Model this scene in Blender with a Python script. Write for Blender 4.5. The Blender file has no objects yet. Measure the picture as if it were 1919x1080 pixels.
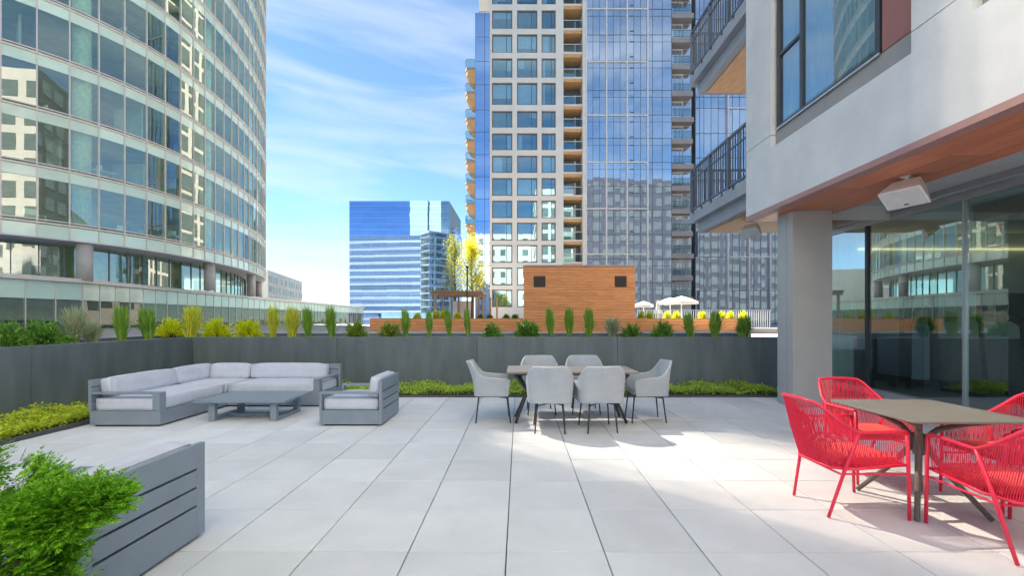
import bpy, bmesh, math, random
import numpy as np
from mathutils import Vector, Matrix
random.seed(7); rng = np.random.default_rng(7)
R = math.radians
sc = bpy.context.scene
col = sc.collection
# ------------------------------------------------------------------ camera
F, VX, VY, CZ = 840.0, 973.0, 598.0, 1.452
cam = bpy.data.cameras.new('camera'); cam.sensor_width = 36; cam.lens = F/1919*36
cam.shift_x = -(VX-959.5)/1919; cam.shift_y = (VY-540)/1919
cam.clip_start = .05; cam.clip_end = 6000
camo = bpy.data.objects.new('camera', cam); col.objects.link(camo)
camo.location = (0, 0, CZ); camo.rotation_euler = (R(90), 0, 0); sc.camera = camo
# ------------------------------------------------------------------ sky, sun, exposure
SUN_AZ, SUN_EL = 48.0, 50.0            # degrees left of the view axis, above the horizon
w = bpy.data.worlds.new('World'); sc.world = w; w.use_nodes = True
nt = w.node_tree; nt.nodes.clear()
out = nt.nodes.new('ShaderNodeOutputWorld'); bg = nt.nodes.new('ShaderNodeBackground')
sky = nt.nodes.new('ShaderNodeTexSky'); sky.sky_type = 'NISHITA'; sky.sun_disc = False
sky.sun_elevation = R(SUN_EL); sky.sun_rotation = R(-SUN_AZ)
sky.altitude = 0; sky.air_density = 0.66; sky.dust_density = 0.05; sky.ozone_density = 2.6
tc = nt.nodes.new('ShaderNodeTexCoord')
mp = nt.nodes.new('ShaderNodeMapping'); mp.inputs['Rotation'].default_value = (0, R(14), R(20)); mp.inputs['Scale'].default_value = (1.5, 1.5, 9.5)
nz = nt.nodes.new('ShaderNodeTexNoise'); nz.inputs['Scale'].default_value = 1.7; nz.inputs['Detail'].default_value = 6; nz.inputs['Roughness'].default_value = .5; nz.inputs['Distortion'].default_value = .5
rp = nt.nodes.new('ShaderNodeValToRGB'); rp.color_ramp.elements[0].position = .38; rp.color_ramp.elements[1].position = .84
rp.color_ramp.elements[1].color = (.75, .75, .75, 1)
mx = nt.nodes.new('ShaderNodeMix'); mx.data_type = 'RGBA'
nt.links.new(tc.outputs['Generated'], mp.inputs['Vector']); nt.links.new(mp.outputs['Vector'], nz.inputs['Vector'])
nt.links.new(nz.outputs['Fac'], rp.inputs['Fac']); nt.links.new(rp.outputs['Color'], mx.inputs['Factor'])
tn = nt.nodes.new('ShaderNodeMix'); tn.data_type = 'RGBA'; tn.blend_type = 'MULTIPLY'; tn.inputs['Factor'].default_value = 1; tn.inputs['B'].default_value = (.91, 1.05, 1.0, 1)
nt.links.new(sky.outputs['Color'], tn.inputs['A'])
nt.links.new(tn.outputs['Result'], mx.inputs['A']); mx.inputs['B'].default_value = (4.4, 4.6, 4.7, 1)
nt.links.new(mx.outputs['Result'], bg.inputs['Color']); bg.inputs['Strength'].default_value = .05
nt.links.new(bg.outputs['Background'], out.inputs['Surface'])
sl = bpy.data.lights.new('sun', 'SUN'); sl.energy = 5.0; sl.angle = R(.53); sl.color = (1, .84, .64)
so = bpy.data.objects.new('sun', sl); col.objects.link(so)
_sd = Vector((-math.sin(R(SUN_AZ))*math.cos(R(SUN_EL)), math.cos(R(SUN_AZ))*math.cos(R(SUN_EL)), math.sin(R(SUN_EL))))
so.rotation_euler = _sd.to_track_quat('Z', 'Y').to_euler()
sc.view_settings.view_transform = 'Standard'; sc.view_settings.look = 'None'
sc.view_settings.exposure = 2.32; sc.view_settings.gamma = 1
sc.cycles.max_bounces = 8; sc.cycles.transparent_max_bounces = 24; sc.cycles.diffuse_bounces = 4
sc.cycles.caustics_reflective = False; sc.cycles.caustics_refractive = False
sc.cycles.use_denoising = True; sc.cycles.sample_clamp_indirect = 6

# ------------------------------------------------------------------ helpers
def at(px, py, Y): return Vector(((px-VX)*Y/F, Y, CZ+(VY-py)*Y/F))
def ax(px, Y): return (px-VX)*Y/F
def az(py, Y): return CZ+(VY-py)*Y/F
WP = {}
def wpos(o): return WP.get(o.name, Vector((0, 0, 0))) if o else Vector((0, 0, 0))
def put(name, data, parent=None, world=(0, 0, 0), rot=None, scale=None, local=None):
    o = bpy.data.objects.new(name, data); col.objects.link(o)
    if parent: o.parent = parent
    if local is not None: o.location = local
    else:
        o.location = Vector(world)-wpos(parent); WP[o.name] = Vector(world)
    if rot: o.rotation_euler = rot
    if scale: o.scale = scale
    return o
def tag(o, label, cat=None, group=None, kind=None):
    o['label'] = label
    if cat: o['category'] = cat
    if group: o['group'] = group
    if kind: o['kind'] = kind
    return o
def thing(name, label, cat, loc=(0, 0, 0), rz=0, group=None):
    o = put(name, None, None, loc)
    if rz: o.rotation_euler = (0, 0, rz)
    o.empty_display_size = .1
    return tag(o, label, cat, group)
class MB:
    def __init__(s): s.v = []; s.f = []
    def box(s, x0, x1, y0, y1, z0, z1):
        b = len(s.v)
        s.v += [(x0, y0, z0), (x1, y0, z0), (x1, y1, z0), (x0, y1, z0), (x0, y0, z1), (x1, y0, z1), (x1, y1, z1), (x0, y1, z1)]
        s.f += [(b, b+3, b+2, b+1), (b+4, b+5, b+6, b+7), (b, b+1, b+5, b+4), (b+1, b+2, b+6, b+5), (b+2, b+3, b+7, b+6), (b+3, b, b+4, b+7)]
        return s
    def poly(s, pts):
        b = len(s.v); s.v += [tuple(p) for p in pts]; s.f.append(tuple(range(b, b+len(pts)))); return s
    def prism(s, pts, z0, z1):
        b = len(s.v); n = len(pts)
        s.v += [(p[0], p[1], z0) for p in pts]+[(p[0], p[1], z1) for p in pts]
        s.f.append(tuple(range(b+n-1, b-1, -1))); s.f.append(tuple(range(b+n, b+2*n)))
        for i in range(n):
            j = (i+1) % n; s.f.append((b+i, b+j, b+n+j, b+n+i))
        return s
    def tube(s, pts, r, n=8, closed=False, flat=1.0):
        pts = [Vector(p) for p in pts]; b = len(s.v); m = len(pts)
        rr = r if isinstance(r, (list, tuple)) else [r]*m
        up = None
        for i, p in enumerate(pts):
            if closed: t = pts[(i+1) % m]-pts[i-1]
            elif i == 0: t = pts[1]-p
            elif i == m-1: t = p-pts[-2]
            else: t = (pts[i+1]-p).normalized()+(p-pts[i-1]).normalized()
            t.normalize()
            if up is None: up = Vector((0, 0, 1)) if abs(t.z) < .9 else Vector((1, 0, 0))
            a = t.cross(up).normalized(); c = a.cross(t).normalized(); up = c
            for k in range(n):
                q = 2*math.pi*k/n
                s.v.append(tuple(p+(a*math.cos(q)+c*math.sin(q)*flat)*rr[i]))
        for i in range(m if closed else m-1):
            i2 = (i+1) % m
            for k in range(n):
                k2 = (k+1) % n; s.f.append((b+i*n+k, b+i*n+k2, b+i2*n+k2, b+i2*n+k))
        if not closed:
            s.f.append(tuple(b+k for k in range(n-1, -1, -1))); s.f.append(tuple(b+(m-1)*n+k for k in range(n)))
        return s
    def strip(s, path, off0, off1, z0, z1):
        """a solid following a plan path, path items (x,y,nx,ny); thick between two outward offsets"""
        b = len(s.v); m = len(path)
        for (x, y, nx, ny) in path:
            for (o, z) in ((off0, z0), (off1, z0), (off1, z1), (off0, z1)): s.v.append((x+nx*o, y+ny*o, z))
        for i in range(m-1):
            for k in range(4):
                k2 = (k+1) % 4; s.f.append((b+i*4+k, b+(i+1)*4+k, b+(i+1)*4+k2, b+i*4+k2))
        s.f.append((b, b+1, b+2, b+3)); s.f.append(tuple(b+(m-1)*4+k for k in (3, 2, 1, 0)))
        return s
    def mesh(s, name, mat=None, smooth=False, bevel=0, seg=2, fix=True):
        me = bpy.data.meshes.new(name); me.from_pydata(s.v, [], s.f)
        if fix or bevel:
            bm = bmesh.new(); bm.from_mesh(me); bmesh.ops.recalc_face_normals(bm, faces=bm.faces)
            if bevel:
                bmesh.ops.bevel(bm, geom=list(bm.edges), offset=bevel, segments=seg, affect='EDGES', profile=.6, clamp_overlap=True)
            bm.to_mesh(me); bm.free()
        if mat: me.materials.append(mat)
        if smooth: me.polygons.foreach_set('use_smooth', [True]*len(me.polygons))
        me.update(); return me
    def build(s, name, mat, parent=None, **k):          # vertices given in world coordinates
        loc = k.pop('loc', (0, 0, 0)); loc_local = k.pop('local', None); rot = k.pop('rot', None)
        return put(name, s.mesh(name, mat, **k), parent, loc, rot=rot, local=loc_local)
def bx(*a): return MB().box(*a)
def structure(o): o['kind'] = 'structure'; return o
def soft(dx, dy, dz, r, mat, name='cushion', puff=.012, n=9):
    """a stuffed cushion: rounded box with crowned faces and a pinched seam, centred on its base"""
    bm = bmesh.new(); bmesh.ops.create_cube(bm, size=1)
    bmesh.ops.subdivide_edges(bm, edges=list(bm.edges), cuts=n, use_grid_fill=True)
    h = Vector((dx/2, dy/2, dz/2))
    for v in bm.verts:
        u = v.co*2
        p = Vector((u.x*h.x, u.y*h.y, u.z*h.z))
        q = Vector([max(-h[i]+r, min(h[i]-r, p[i])) for i in range(3)]); d = p-q
        if d.length > 1e-9: p = q+d.normalized()*r
        c = (1-u.x**2)*(1-u.y**2); p.z += math.copysign(puff*c, u.z) if abs(u.z) > .99 else 0
        c = (1-u.y**2)*(1-u.z**2); p.x += math.copysign(puff*.6*c, u.x) if abs(u.x) > .99 else 0
        c = (1-u.x**2)*(1-u.z**2); p.y += math.copysign(puff*.6*c, u.y) if abs(u.y) > .99 else 0
        p.z += .0035*math.sin(u.x*5.1+1)*math.sin(u.y*4.3+.5)
        v.co = p+Vector((0, 0, h.z))
    # piped seams round the two large faces
    ax_ = min(range(3), key=lambda i: (dx, dy, dz)[i]); o1, o2 = [i for i in range(3) if i != ax_]; q = .29*r
    for sg in (-1, 1):
        pts = []; cr = r*.8; H1, H2 = h[o1]-q+.001, h[o2]-q+.001
        for cx_, cy_, a0_ in ((1, 1, 0), (-1, 1, 90), (-1, -1, 180), (1, -1, 270)):
            for st in range(4):
                t_ = R(a0_+30*st); p = [0, 0, 0]; p[ax_] = sg*(h[ax_]-q+.001); p[o1] = cx_*(H1-cr)+cr*math.cos(t_); p[o2] = cy_*(H2-cr)+cr*math.sin(t_); pts.append((p[0], p[1], p[2]+h.z))
        tb_ = MB().tube(pts, .0048, 6, closed=True); vs_ = [bm.verts.new(c_) for c_ in tb_.v]
        for f_ in tb_.f: bm.faces.new([vs_[i] for i in f_])
    me = bpy.data.meshes.new(name); bm.to_mesh(me); bm.free(); me.materials.append(mat)
    me.polygons.foreach_set('use_smooth', [True]*len(me.polygons)); return me
def leaf_mesh(name, pos, axis, nrm, L, W, mat, bend=0.25):
    """many little pointed leaves: pos base, axis direction, nrm face normal (numpy n,3)"""
    n = len(pos); axis = axis/np.linalg.norm(axis, axis=1, keepdims=True)
    side = np.cross(axis, nrm); side /= np.linalg.norm(side, axis=1, keepdims=True)+1e-9
    nn = np.cross(side, axis)
    L = np.asarray(L).reshape(-1, 1); W = np.asarray(W).reshape(-1, 1)
    v = np.stack([pos, pos+axis*L*.45+side*W*.5, pos+axis*L-nn*L*bend, pos+axis*L*.45-side*W*.5], 1).reshape(-1, 3)
    me = bpy.data.meshes.new(name)
    me.vertices.add(4*n); me.vertices.foreach_set('co', v.astype(np.float32).ravel())
    me.loops.add(4*n); me.loops.foreach_set('vertex_index', np.arange(4*n, dtype=np.int32))
    me.polygons.add(n); me.polygons.foreach_set('loop_start', np.arange(0, 4*n, 4, dtype=np.int32))
    try: me.polygons.foreach_set('loop_total', np.full(n, 4, dtype=np.int32))
    except Exception: pass
    me.materials.append(mat); me.update(calc_edges=True); me.validate(); return me

# ------------------------------------------------------------------ materials
def mat(name): m = bpy.data.materials.new(name); m.use_nodes = True; return m, m.node_tree, m.node_tree.nodes['Principled BSDF']
def ramp2(nt, src, c0, c1, p0=.35, p1=.65):
    r = nt.nodes.new('ShaderNodeValToRGB'); e = r.color_ramp.elements
    e[0].position = p0; e[1].position = p1; e[0].color = (*c0, 1); e[1].color = (*c1, 1); nt.links.new(src, r.inputs['Fac']); return r.outputs['Color']
def surf(name, c, rough=.6, var=.12, scale=4, bump=0, bscale=60, metal=0, stretch=(1, 1, 1), rand=0, spec=.5, coat=0, tone=None, fine=0):
    """a base colour broken up by broad and fine noise, with fine relief"""
    m, nt, b = mat(name); L = nt.links.new
    t = nt.nodes.new('ShaderNodeTexCoord'); mp = nt.nodes.new('ShaderNodeMapping'); mp.inputs['Scale'].default_value = stretch
    L(t.outputs['Object'], mp.inputs['Vector'])
    vec = mp.outputs['Vector']
    oi = nt.nodes.new('ShaderNodeObjectInfo')
    if rand:
        ad = nt.nodes.new('ShaderNodeVectorMath'); ad.operation = 'MULTIPLY_ADD'
        L(oi.outputs['Random'], ad.inputs[0]); ad.inputs[1].default_value = (37, 91, 53); L(vec, ad.inputs[2]); vec = ad.outputs[0]
    n = nt.nodes.new('ShaderNodeTexNoise'); n.inputs['Scale'].default_value = scale; n.inputs['Detail'].default_value = 6; n.inputs['Roughness'].default_value = .6
    L(vec, n.inputs['Vector'])
    c1 = tone or tuple(min(1, x*(1+var)) for x in c); c0 = tuple(x*(1-var) for x in c)
    colr = ramp2(nt, n.outputs['Fac'], c0, c1)
    if fine:
        n3 = nt.nodes.new('ShaderNodeTexNoise'); n3.inputs['Scale'].default_value = bscale*1.3; n3.inputs['Detail'].default_value = 2; L(vec, n3.inputs['Vector'])
        g = ramp2(nt, n3.outputs['Fac'], (1-fine,)*3, (1+fine,)*3, .3, .7)
        k = nt.nodes.new('ShaderNodeMix'); k.data_type = 'RGBA'; k.blend_type = 'MULTIPLY'; k.inputs['Factor'].default_value = 1
        L(colr, k.inputs['A']); L(g, k.inputs['B']); colr = k.outputs['Result']
    if rand:
        hs = nt.nodes.new('ShaderNodeHueSaturation'); mr = nt.nodes.new('ShaderNodeMapRange')
        mr.inputs['To Min'].default_value = 1-rand; mr.inputs['To Max'].default_value = 1+rand
        L(oi.outputs['Random'], mr.inputs['Value']); L(mr.outputs['Result'], hs.inputs['Value']); L(colr, hs.inputs['Color']); colr = hs.outputs['Color']
    L(colr, b.inputs['Base Color'])
    mr = nt.nodes.new('ShaderNodeMapRange'); mr.inputs['To Min'].default_value = max(.02, rough-.1); mr.inputs['To Max'].default_value = min(1, rough+.1)
    L(n.outputs['Fac'], mr.inputs['Value']); L(mr.outputs['Result'], b.inputs['Roughness'])
    b.inputs['Metallic'].default_value = metal; b.inputs['Specular IOR Level'].default_value = spec; b.inputs['Coat Weight'].default_value = coat
    if bump:
        n2 = nt.nodes.new('ShaderNodeTexNoise'); n2.inputs['Scale'].default_value = bscale; n2.inputs['Detail'].default_value = 4; L(vec, n2.inputs['Vector'])
        bu = nt.nodes.new('ShaderNodeBump'); bu.inputs['Strength'].default_value = bump; bu.inputs['Distance'].default_value = .01
        L(n2.outputs['Fac'], bu.inputs['Height']); L(bu.outputs['Normal'], b.inputs['Normal'])
    return m
def wood(name, c0, c1, axis=0, rough=.5, rand=.12, scale=3):
    st = [14, 14, 14]; st[axis] = .8
    return surf(name, c0, rough, .1, scale, .15, 30, stretch=tuple(st), rand=rand, tone=c1)
def fabric(name, c, sc_=420, rough=.9, bump=.35):
    m, nt, b = mat(name); L = nt.links.new
    t = nt.nodes.new('ShaderNodeTexCoord')
    hs = []
    for d in ('X', 'Z'):
        wv = nt.nodes.new('ShaderNodeTexWave'); wv.bands_direction = d; wv.inputs['Scale'].default_value = sc_/6.28; wv.inputs['Distortion'].default_value = .25; wv.inputs['Detail'].default_value = 1
        L(t.outputs['Object'], wv.inputs['Vector']); hs.append(wv.outputs['Fac'])
    a = nt.nodes.new('ShaderNodeMath'); a.operation = 'MULTIPLY'; L(hs[0], a.inputs[0]); L(hs[1], a.inputs[1])
    n = nt.nodes.new('ShaderNodeTexNoise'); n.inputs['Scale'].default_value = 9; n.inputs['Detail'].default_value = 5; L(t.outputs['Object'], n.inputs['Vector'])
    c2 = ramp2(nt, n.outputs['Fac'], tuple(x*.96 for x in c), tuple(x*1.04 for x in c))
    L(c2, b.inputs['Base Color']); b.inputs['Roughness'].default_value = rough; b.inputs['Sheen Weight'].default_value = .25
    bu = nt.nodes.new('ShaderNodeBump'); bu.inputs['Strength'].default_value = bump; bu.inputs['Distance'].default_value = .004
    L(a.outputs[0], bu.inputs['Height']); L(bu.outputs['Normal'], b.inputs['Normal']); return m
def leafm(name, c0, c1, trans=.35, rough=.55):
    m, nt, b = mat(name); L = nt.links.new
    g = nt.nodes.new('ShaderNodeNewGeometry'); t = nt.nodes.new('ShaderNodeTexCoord')
    n = nt.nodes.new('ShaderNodeTexNoise'); n.inputs['Scale'].default_value = 5; L(t.outputs['Object'], n.inputs['Vector'])
    a = nt.nodes.new('ShaderNodeMath'); a.operation = 'MULTIPLY_ADD'; a.inputs[1].default_value = .6; L(g.outputs['Random Per Island'], a.inputs[0])
    s = nt.nodes.new('ShaderNodeMath'); s.operation = 'MULTIPLY'; s.inputs[1].default_value = .45; L(n.outputs['Fac'], s.inputs[0]); L(s.outputs[0], a.inputs[2])
    c = ramp2(nt, a.outputs[0], c0, c1, .15, .85)
    L(c, b.inputs['Base Color']); b.inputs['Roughness'].default_value = rough; b.inputs['Specular IOR Level'].default_value = .35
    tr = nt.nodes.new('ShaderNodeBsdfTranslucent'); L(c, tr.inputs['Color'])
    ms = nt.nodes.new('ShaderNodeMixShader'); ms.inputs[0].default_value = trans
    L(b.outputs[0], ms.inputs[1]); L(tr.outputs[0], ms.inputs[2]); L(ms.outputs[0], nt.nodes['Material Output'].inputs['Surface']); return m
def glass(name, tint, ior=1.9, refl=(.95, .97, 1), rough=.0, wav=0.0, wscale=.6):
    """see-through architectural glass: tinted transmission plus a mirror coat"""
    m, nt, b = mat(name); nt.nodes.remove(b); L = nt.links.new
    tr = nt.nodes.new('ShaderNodeBsdfTransparent'); tr.inputs['Color'].default_value = (*tint, 1)
    gl = nt.nodes.new('ShaderNodeBsdfGlossy'); gl.inputs['Color'].default_value = (*refl, 1); gl.inputs['Roughness'].default_value = rough
    fr = nt.nodes.new('ShaderNodeFresnel'); fr.inputs['IOR'].default_value = ior
    if wav:
        t = nt.nodes.new('ShaderNodeTexCoord'); oi = nt.nodes.new('ShaderNodeObjectInfo')
        ad = nt.nodes.new('ShaderNodeVectorMath'); ad.operation = 'MULTIPLY_ADD'; ad.inputs[1].default_value = (17, 41, 29)
        L(oi.outputs['Random'], ad.inputs[0]); L(t.outputs['Object'], ad.inputs[2])
        n = nt.nodes.new('ShaderNodeTexNoise'); n.inputs['Scale'].default_value = wscale; n.inputs['Detail'].default_value = 1; L(ad.outputs[0], n.inputs['Vector'])
        bu = nt.nodes.new('ShaderNodeBump'); bu.inputs['Strength'].default_value = 1; bu.inputs['Distance'].default_value = wav
        L(n.outputs['Fac'], bu.inputs['Height']); L(bu.outputs['Normal'], gl.inputs['Normal'])
    ge = nt.nodes.new('ShaderNodeNewGeometry'); sb_ = nt.nodes.new('ShaderNodeMath'); sb_.operation = 'SUBTRACT'; sb_.inputs[0].default_value = 1; L(ge.outputs['Backfacing'], sb_.inputs[1])
    mu = nt.nodes.new('ShaderNodeMath'); mu.operation = 'MULTIPLY'; L(fr.outputs[0], mu.inputs[0]); L(sb_.outputs[0], mu.inputs[1])   # only the outer face mirrors
    ms = nt.nodes.new('ShaderNodeMixShader'); L(mu.outputs[0], ms.inputs[0]); L(tr.outputs[0], ms.inputs[1]); L(gl.outputs[0], ms.inputs[2])
    L(ms.outputs[0], nt.nodes['Material Output'].inputs['Surface']); return m
def mirror_glass(name, body, refl, fac=.6, wav=.004, wscale=.5, rand=.15):
    """coated curtain-wall glass one cannot see into: dark body under a tinted reflective coat"""
    m, nt, b = mat(name); L = nt.links.new
    oi = nt.nodes.new('ShaderNodeObjectInfo'); t = nt.nodes.new('ShaderNodeTexCoord')
    hs = nt.nodes.new('ShaderNodeHueSaturation'); hs.inputs['Color'].default_value = (*refl, 1)
    mr = nt.nodes.new('ShaderNodeMapRange'); mr.inputs['To Min'].default_value = 1-rand; mr.inputs['To Max'].default_value = 1
    L(oi.outputs['Random'], mr.inputs['Value']); L(mr.outputs[0], hs.inputs['Value'])
    gl = nt.nodes.new('ShaderNodeBsdfGlossy'); L(hs.outputs[0], gl.inputs['Color']); gl.inputs['Roughness'].default_value = .015
    b.inputs['Base Color'].default_value = (*body, 1); b.inputs['Roughness'].default_value = .3
    ad = nt.nodes.new('ShaderNodeVectorMath'); ad.operation = 'MULTIPLY_ADD'; ad.inputs[1].default_value = (17, 41, 29)
    L(oi.outputs['Random'], ad.inputs[0]); L(t.outputs['Object'], ad.inputs[2])
    n = nt.nodes.new('ShaderNodeTexNoise'); n.inputs['Scale'].default_value = wscale; n.inputs['Detail'].default_value = 1; L(ad.outputs[0], n.inputs['Vector'])
    bu = nt.nodes.new('ShaderNodeBump'); bu.inputs['Strength'].default_value = 1; bu.inputs['Distance'].default_value = wav
    L(n.outputs['Fac'], bu.inputs['Height']); L(bu.outputs['Normal'], gl.inputs['Normal'])
    lw = nt.nodes.new('ShaderNodeLayerWeight'); lw.inputs['Blend'].default_value = .3
    mf = nt.nodes.new('ShaderNodeMapRange'); mf.inputs['To Min'].default_value = fac; mf.inputs['To Max'].default_value = .95; L(lw.outputs['Fresnel'], mf.inputs['Value'])
    ms = nt.nodes.new('ShaderNodeMixShader'); L(mf.outputs[0], ms.inputs[0]); L(b.outputs[0], ms.inputs[1]); L(gl.outputs[0], ms.inputs[2])
    L(ms.outputs[0], nt.nodes['Material Output'].inputs['Surface']); return m
def emit(name, c, s):
    m, nt, b = mat(name); b.inputs['Emission Color'].default_value = (*c, 1); b.inputs['Emission Strength'].default_value = s; b.inputs['Base Color'].default_value = (*c, 1); return m

M = {}
M['paver'] = surf('paver_concrete', (.675, .715, .75), .8, .065, 1.6, .16, 260, rand=.06, fine=.06)
M['joint'] = surf('joint_sand', (.16, .16, .165), .95, .2, 30)
M['charcoal'] = surf('charcoal_powdercoat', (.12, .155, .18), .42, .16, 2.0, .03, 400, stretch=(2.5, 2.5, .5), rand=.06)
M['slate'] = surf('slate_aluminium', (.225, .285, .355), .45, .06, 3, .04, 500)
M['cushion'] = fabric('grey_cushion_fabric', (.55, .61, .73))
M['chair_grey'] = fabric('grey_woven_mesh', (.41, .465, .53), 900, bump=.35)
M['chair_leg'] = surf('dark_chair_metal', (.045, .045, .05), .4)
M['taupe'] = surf('taupe_table_metal', (.15, .135, .115), .42, .08, 5)
M['taupe_top'] = surf('taupe_table_top', (.20, .19, .175), .45, .08, 5, .05, 300)
M['dtop'] = wood('grey_plank_top', (.17, .17, .175), (.25, .25, .255), 0, .5, 0)
M['red'] = surf('red_powdercoat', (.86, .03, .085), .36, .05, 5)
M['cord'] = surf('red_cord', (.86, .028, .085), .65, .10, 30, .3, 500)
M['seat_orange'] = fabric('orange_red_fabric', (.90, .075, .06))
M['stucco'] = surf('grey_stucco', (.74, .765, .79), .85, .07, 1.3, .35, 160, fine=.05)
M['stucco_bounce'] = surf('pale_stucco', (.80, .79, .78), .85, .05, .5)  # pale so the upper storeys and the added wing bounce sunlight down
M['rear_dark'] = surf('dark_brick_cladding', (.045, .055, .075), .85, .2, .4)
M['stucco_dark'] = surf('grey_reveal', (.36, .36, .36), .8, .06, 2, .1, 160)
M['rust'] = surf('mauve_metal', (.42, .24, .23), .5, .07, 2, rand=.05)
M['rustdark'] = surf('red_panel', (.36, .15, .13), .5, .07, 2)
M['soffit'] = wood('red_wood_soffit', (.66, .20, .11), (.78, .30, .17), 1, .34, .12)
M['tan'] = wood('tan_wood_soffit', (.62, .30, .11), (.75, .42, .19), 1, .5, .1)
M['plank'] = wood('orange_cladding_plank', (.58, .23, .085), (.72, .33, .13), 0, .55, .09, 2)
M['column'] = surf('column_cladding', (.45, .455, .46), .45, .04, 2, .03, 300)
M['silver'] = surf('silver_metal', (.55, .57, .60), .35, .05, 4, metal=.6)
M['rail'] = surf('balcony_rail_metal', (.10, .125, .165), .45, .06, 4)
M['slab'] = surf('painted_slab_edge', (.36, .40, .46), .7, .06, 3)
M['black'] = surf('black_metal', (.02, .02, .022), .45)
M['black2'] = surf('dark_louvre', (.025, .022, .02), .6)
M['white'] = surf('white_plastic', (.86, .86, .85), .45, .03, 3)
M['grille'] = surf('speaker_grille', (.78, .78, .78), .7, .05, 8, .4, 700)
M['win_dark'] = surf('window_frame_dark', (.05, .06, .075), .4)
M['green_glass'] = glass('green_office_glass', (.86, .98, .90), 3.0, (.88, .99, 1), wav=.0025, wscale=.5)
M['podium_glass'] = glass('podium_glass', (.62, .74, .66), 1.6, (.9, .97, 1), wav=.002)
M['gym_glass'] = glass('gym_glass', (.84, .97, .95), 4.2, (.85, .97, 1))
M['res_glass'] = glass('residence_glass', (.7, .8, .85), 3.0, (.88, .95, 1))
M['spandrel'] = surf('pale_green_spandrel', (.68, .87, .77), .10, .05, .6, rand=.08, coat=.6)
M['frost'] = surf('frosted_green_spandrel', (.50, .68, .60), .18, .06, .6, rand=.08, coat=.5)
M['mullion'] = surf('champagne_mullion', (.72, .67, .64), .4, .05, 2)
M['mull_dark'] = surf('dark_mullion', (.13, .15, .17), .4)
M['off_slab'] = surf('office_floor_slab', (.62, .64, .56), .8, .1, 1)
M['off_core'] = surf('office_core_wall', (.48, .50, .38), .9, .5, .25, stretch=(1, 1, 2.2))
M['off_col'] = surf('office_column', (.80, .88, .76), .6)
M['stone'] = surf('stone_column', (.50, .49, .48), .7, .06, 2)
M['tower_conc'] = surf('cream_concrete', (.80, .77, .73), .8, .05, .4, .1, 20)
M['brown_frame'] = surf('brown_window_frame', (.17, .13, .11), .5)
M['tan_reveal'] = surf('tan_window_reveal', (.50, .42, .36), .7)
M['win_glass'] = glass('apartment_window_glass', (.80, .90, .95), 4.8, (.60, .90, 1), wav=.003, wscale=.4)
M['curtain'] = surf('window_curtain', (.62, .76, .78), .9, .1, 2, stretch=(6, 6, 1))
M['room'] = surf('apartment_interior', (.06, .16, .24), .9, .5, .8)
M['blue_glass'] = mirror_glass('blue_strip_glass', (.10, .24, .60), (.42, .64, 1), .85, .002, .3, .1)
M['tow_glass'] = mirror_glass('tower_curtain_glass', (.20, .30, .52), (.82, .91, 1), .66, .004, .45, .12)
M['far_glass'] = mirror_glass('far_blue_glass', (.05, .12, .34), (.34, .54, 1), .70, .0001, .08, .10)
M['white_mull'] = surf('white_mullion', (.78, .77, .76), .5)
M['orange_soffit'] = surf('orange_balcony_soffit', (.68, .40, .19), .6, .08, 1)
M['slab_brown'] = surf('grey_brown_slab', (.36, .33, .34), .7, .06, 1)
M['rail_glass'] = glass('balcony_glass', (.72, .82, .82), 1.8, (.85, .93, 1))
M['roof'] = surf('pale_roof_membrane', (.36, .37, .39), .9, .08, .5, .1, 8)
M['pinkroof'] = surf('roof_ballast', (.42, .37, .34), .9, .1, 2, .3, 30)
M['asphalt'] = surf('city_ground', (.07, .07, .072), .9, .2, .05)
M['soil'] = surf('dark_soil', (.05, .038, .028), .95, .3, 12, .8, 40)
M['ledge'] = surf('pale_ledge_stone', (.62, .62, .64), .85, .06, 2, .1, 60, rand=.05)
M['gravel'] = surf('planter_gravel', (.36, .36, .37), .9, .2, 40, .8, 60)
M['edging'] = surf('bed_edging', (.07, .078, .09), .5)
M['pergola'] = wood('pergola_timber', (.34, .20, .12), (.46, .30, .19), 2, .6, .1)
M['canvas'] = surf('white_canvas', (.80, .78, .74), .85, .04, 2)
M['far_white'] = surf('far_white_panel', (.85, .86, .84), .7, .05, .3, rand=.05)
M['far_win'] = surf('far_window', (.16, .20, .22), .25, .1, 1, rand=.3)
M['gym_wall'] = surf('gym_wall', (.66, .68, .62), .8, .08, 1)
M['gym_floor'] = surf('gym_floor', (.13, .135, .14), .6, .1, 6)
M['led'] = emit('led_strip', (1, .78, .40), .22)
M['ceil_lamp'] = emit('office_ceiling_lamp', (1, .95, .8), .22)
M['bark'] = surf('bark', (.16, .12, .09), .9, .3, 20, .6, 50)
M['brick_block'] = surf('brick_block', (.26, .14, .10), .85, .15, .3)
M['grass_g'] = leafm('grass_green', (.10, .28, .04), (.44, .66, .12), .42)
M['grass_y'] = leafm('grass_sunlit', (.40, .55, .05), (.95, .88, .14), .5)  # sunlight put into the leaf colour of shaded planter grasses
M['grass_s'] = leafm('grass_silver', (.24, .32, .18), (.58, .62, .42), .4)
M['shrub_g'] = leafm('shrub_green', (.06, .20, .03), (.30, .60, .09), .38)
M['shrub_l'] = leafm('shrub_light_green', (.12, .23, .03), (.38, .54, .06), .35)
M['shrub_y'] = leafm('shrub_golden_sunlit', (.58, .70, .01), (.95, .97, .04), .5)  # own yellow on the far shrubs; sunlight painted into the planter corner ones
M['sedum_y'] = leafm('groundcover_lime', (.34, .60, .04), (.95, .97, .12), .45)
M['sedum_g'] = leafm('groundcover_green', (.26, .52, .05), (.80, .95, .18), .45)
M['tree_y'] = leafm('tree_yellow_green', (.50, .55, .02), (.90, .85, .05), .5)
M['tree_g'] = leafm('tree_light_green', (.18, .28, .03), (.50, .55, .10), .45)
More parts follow.
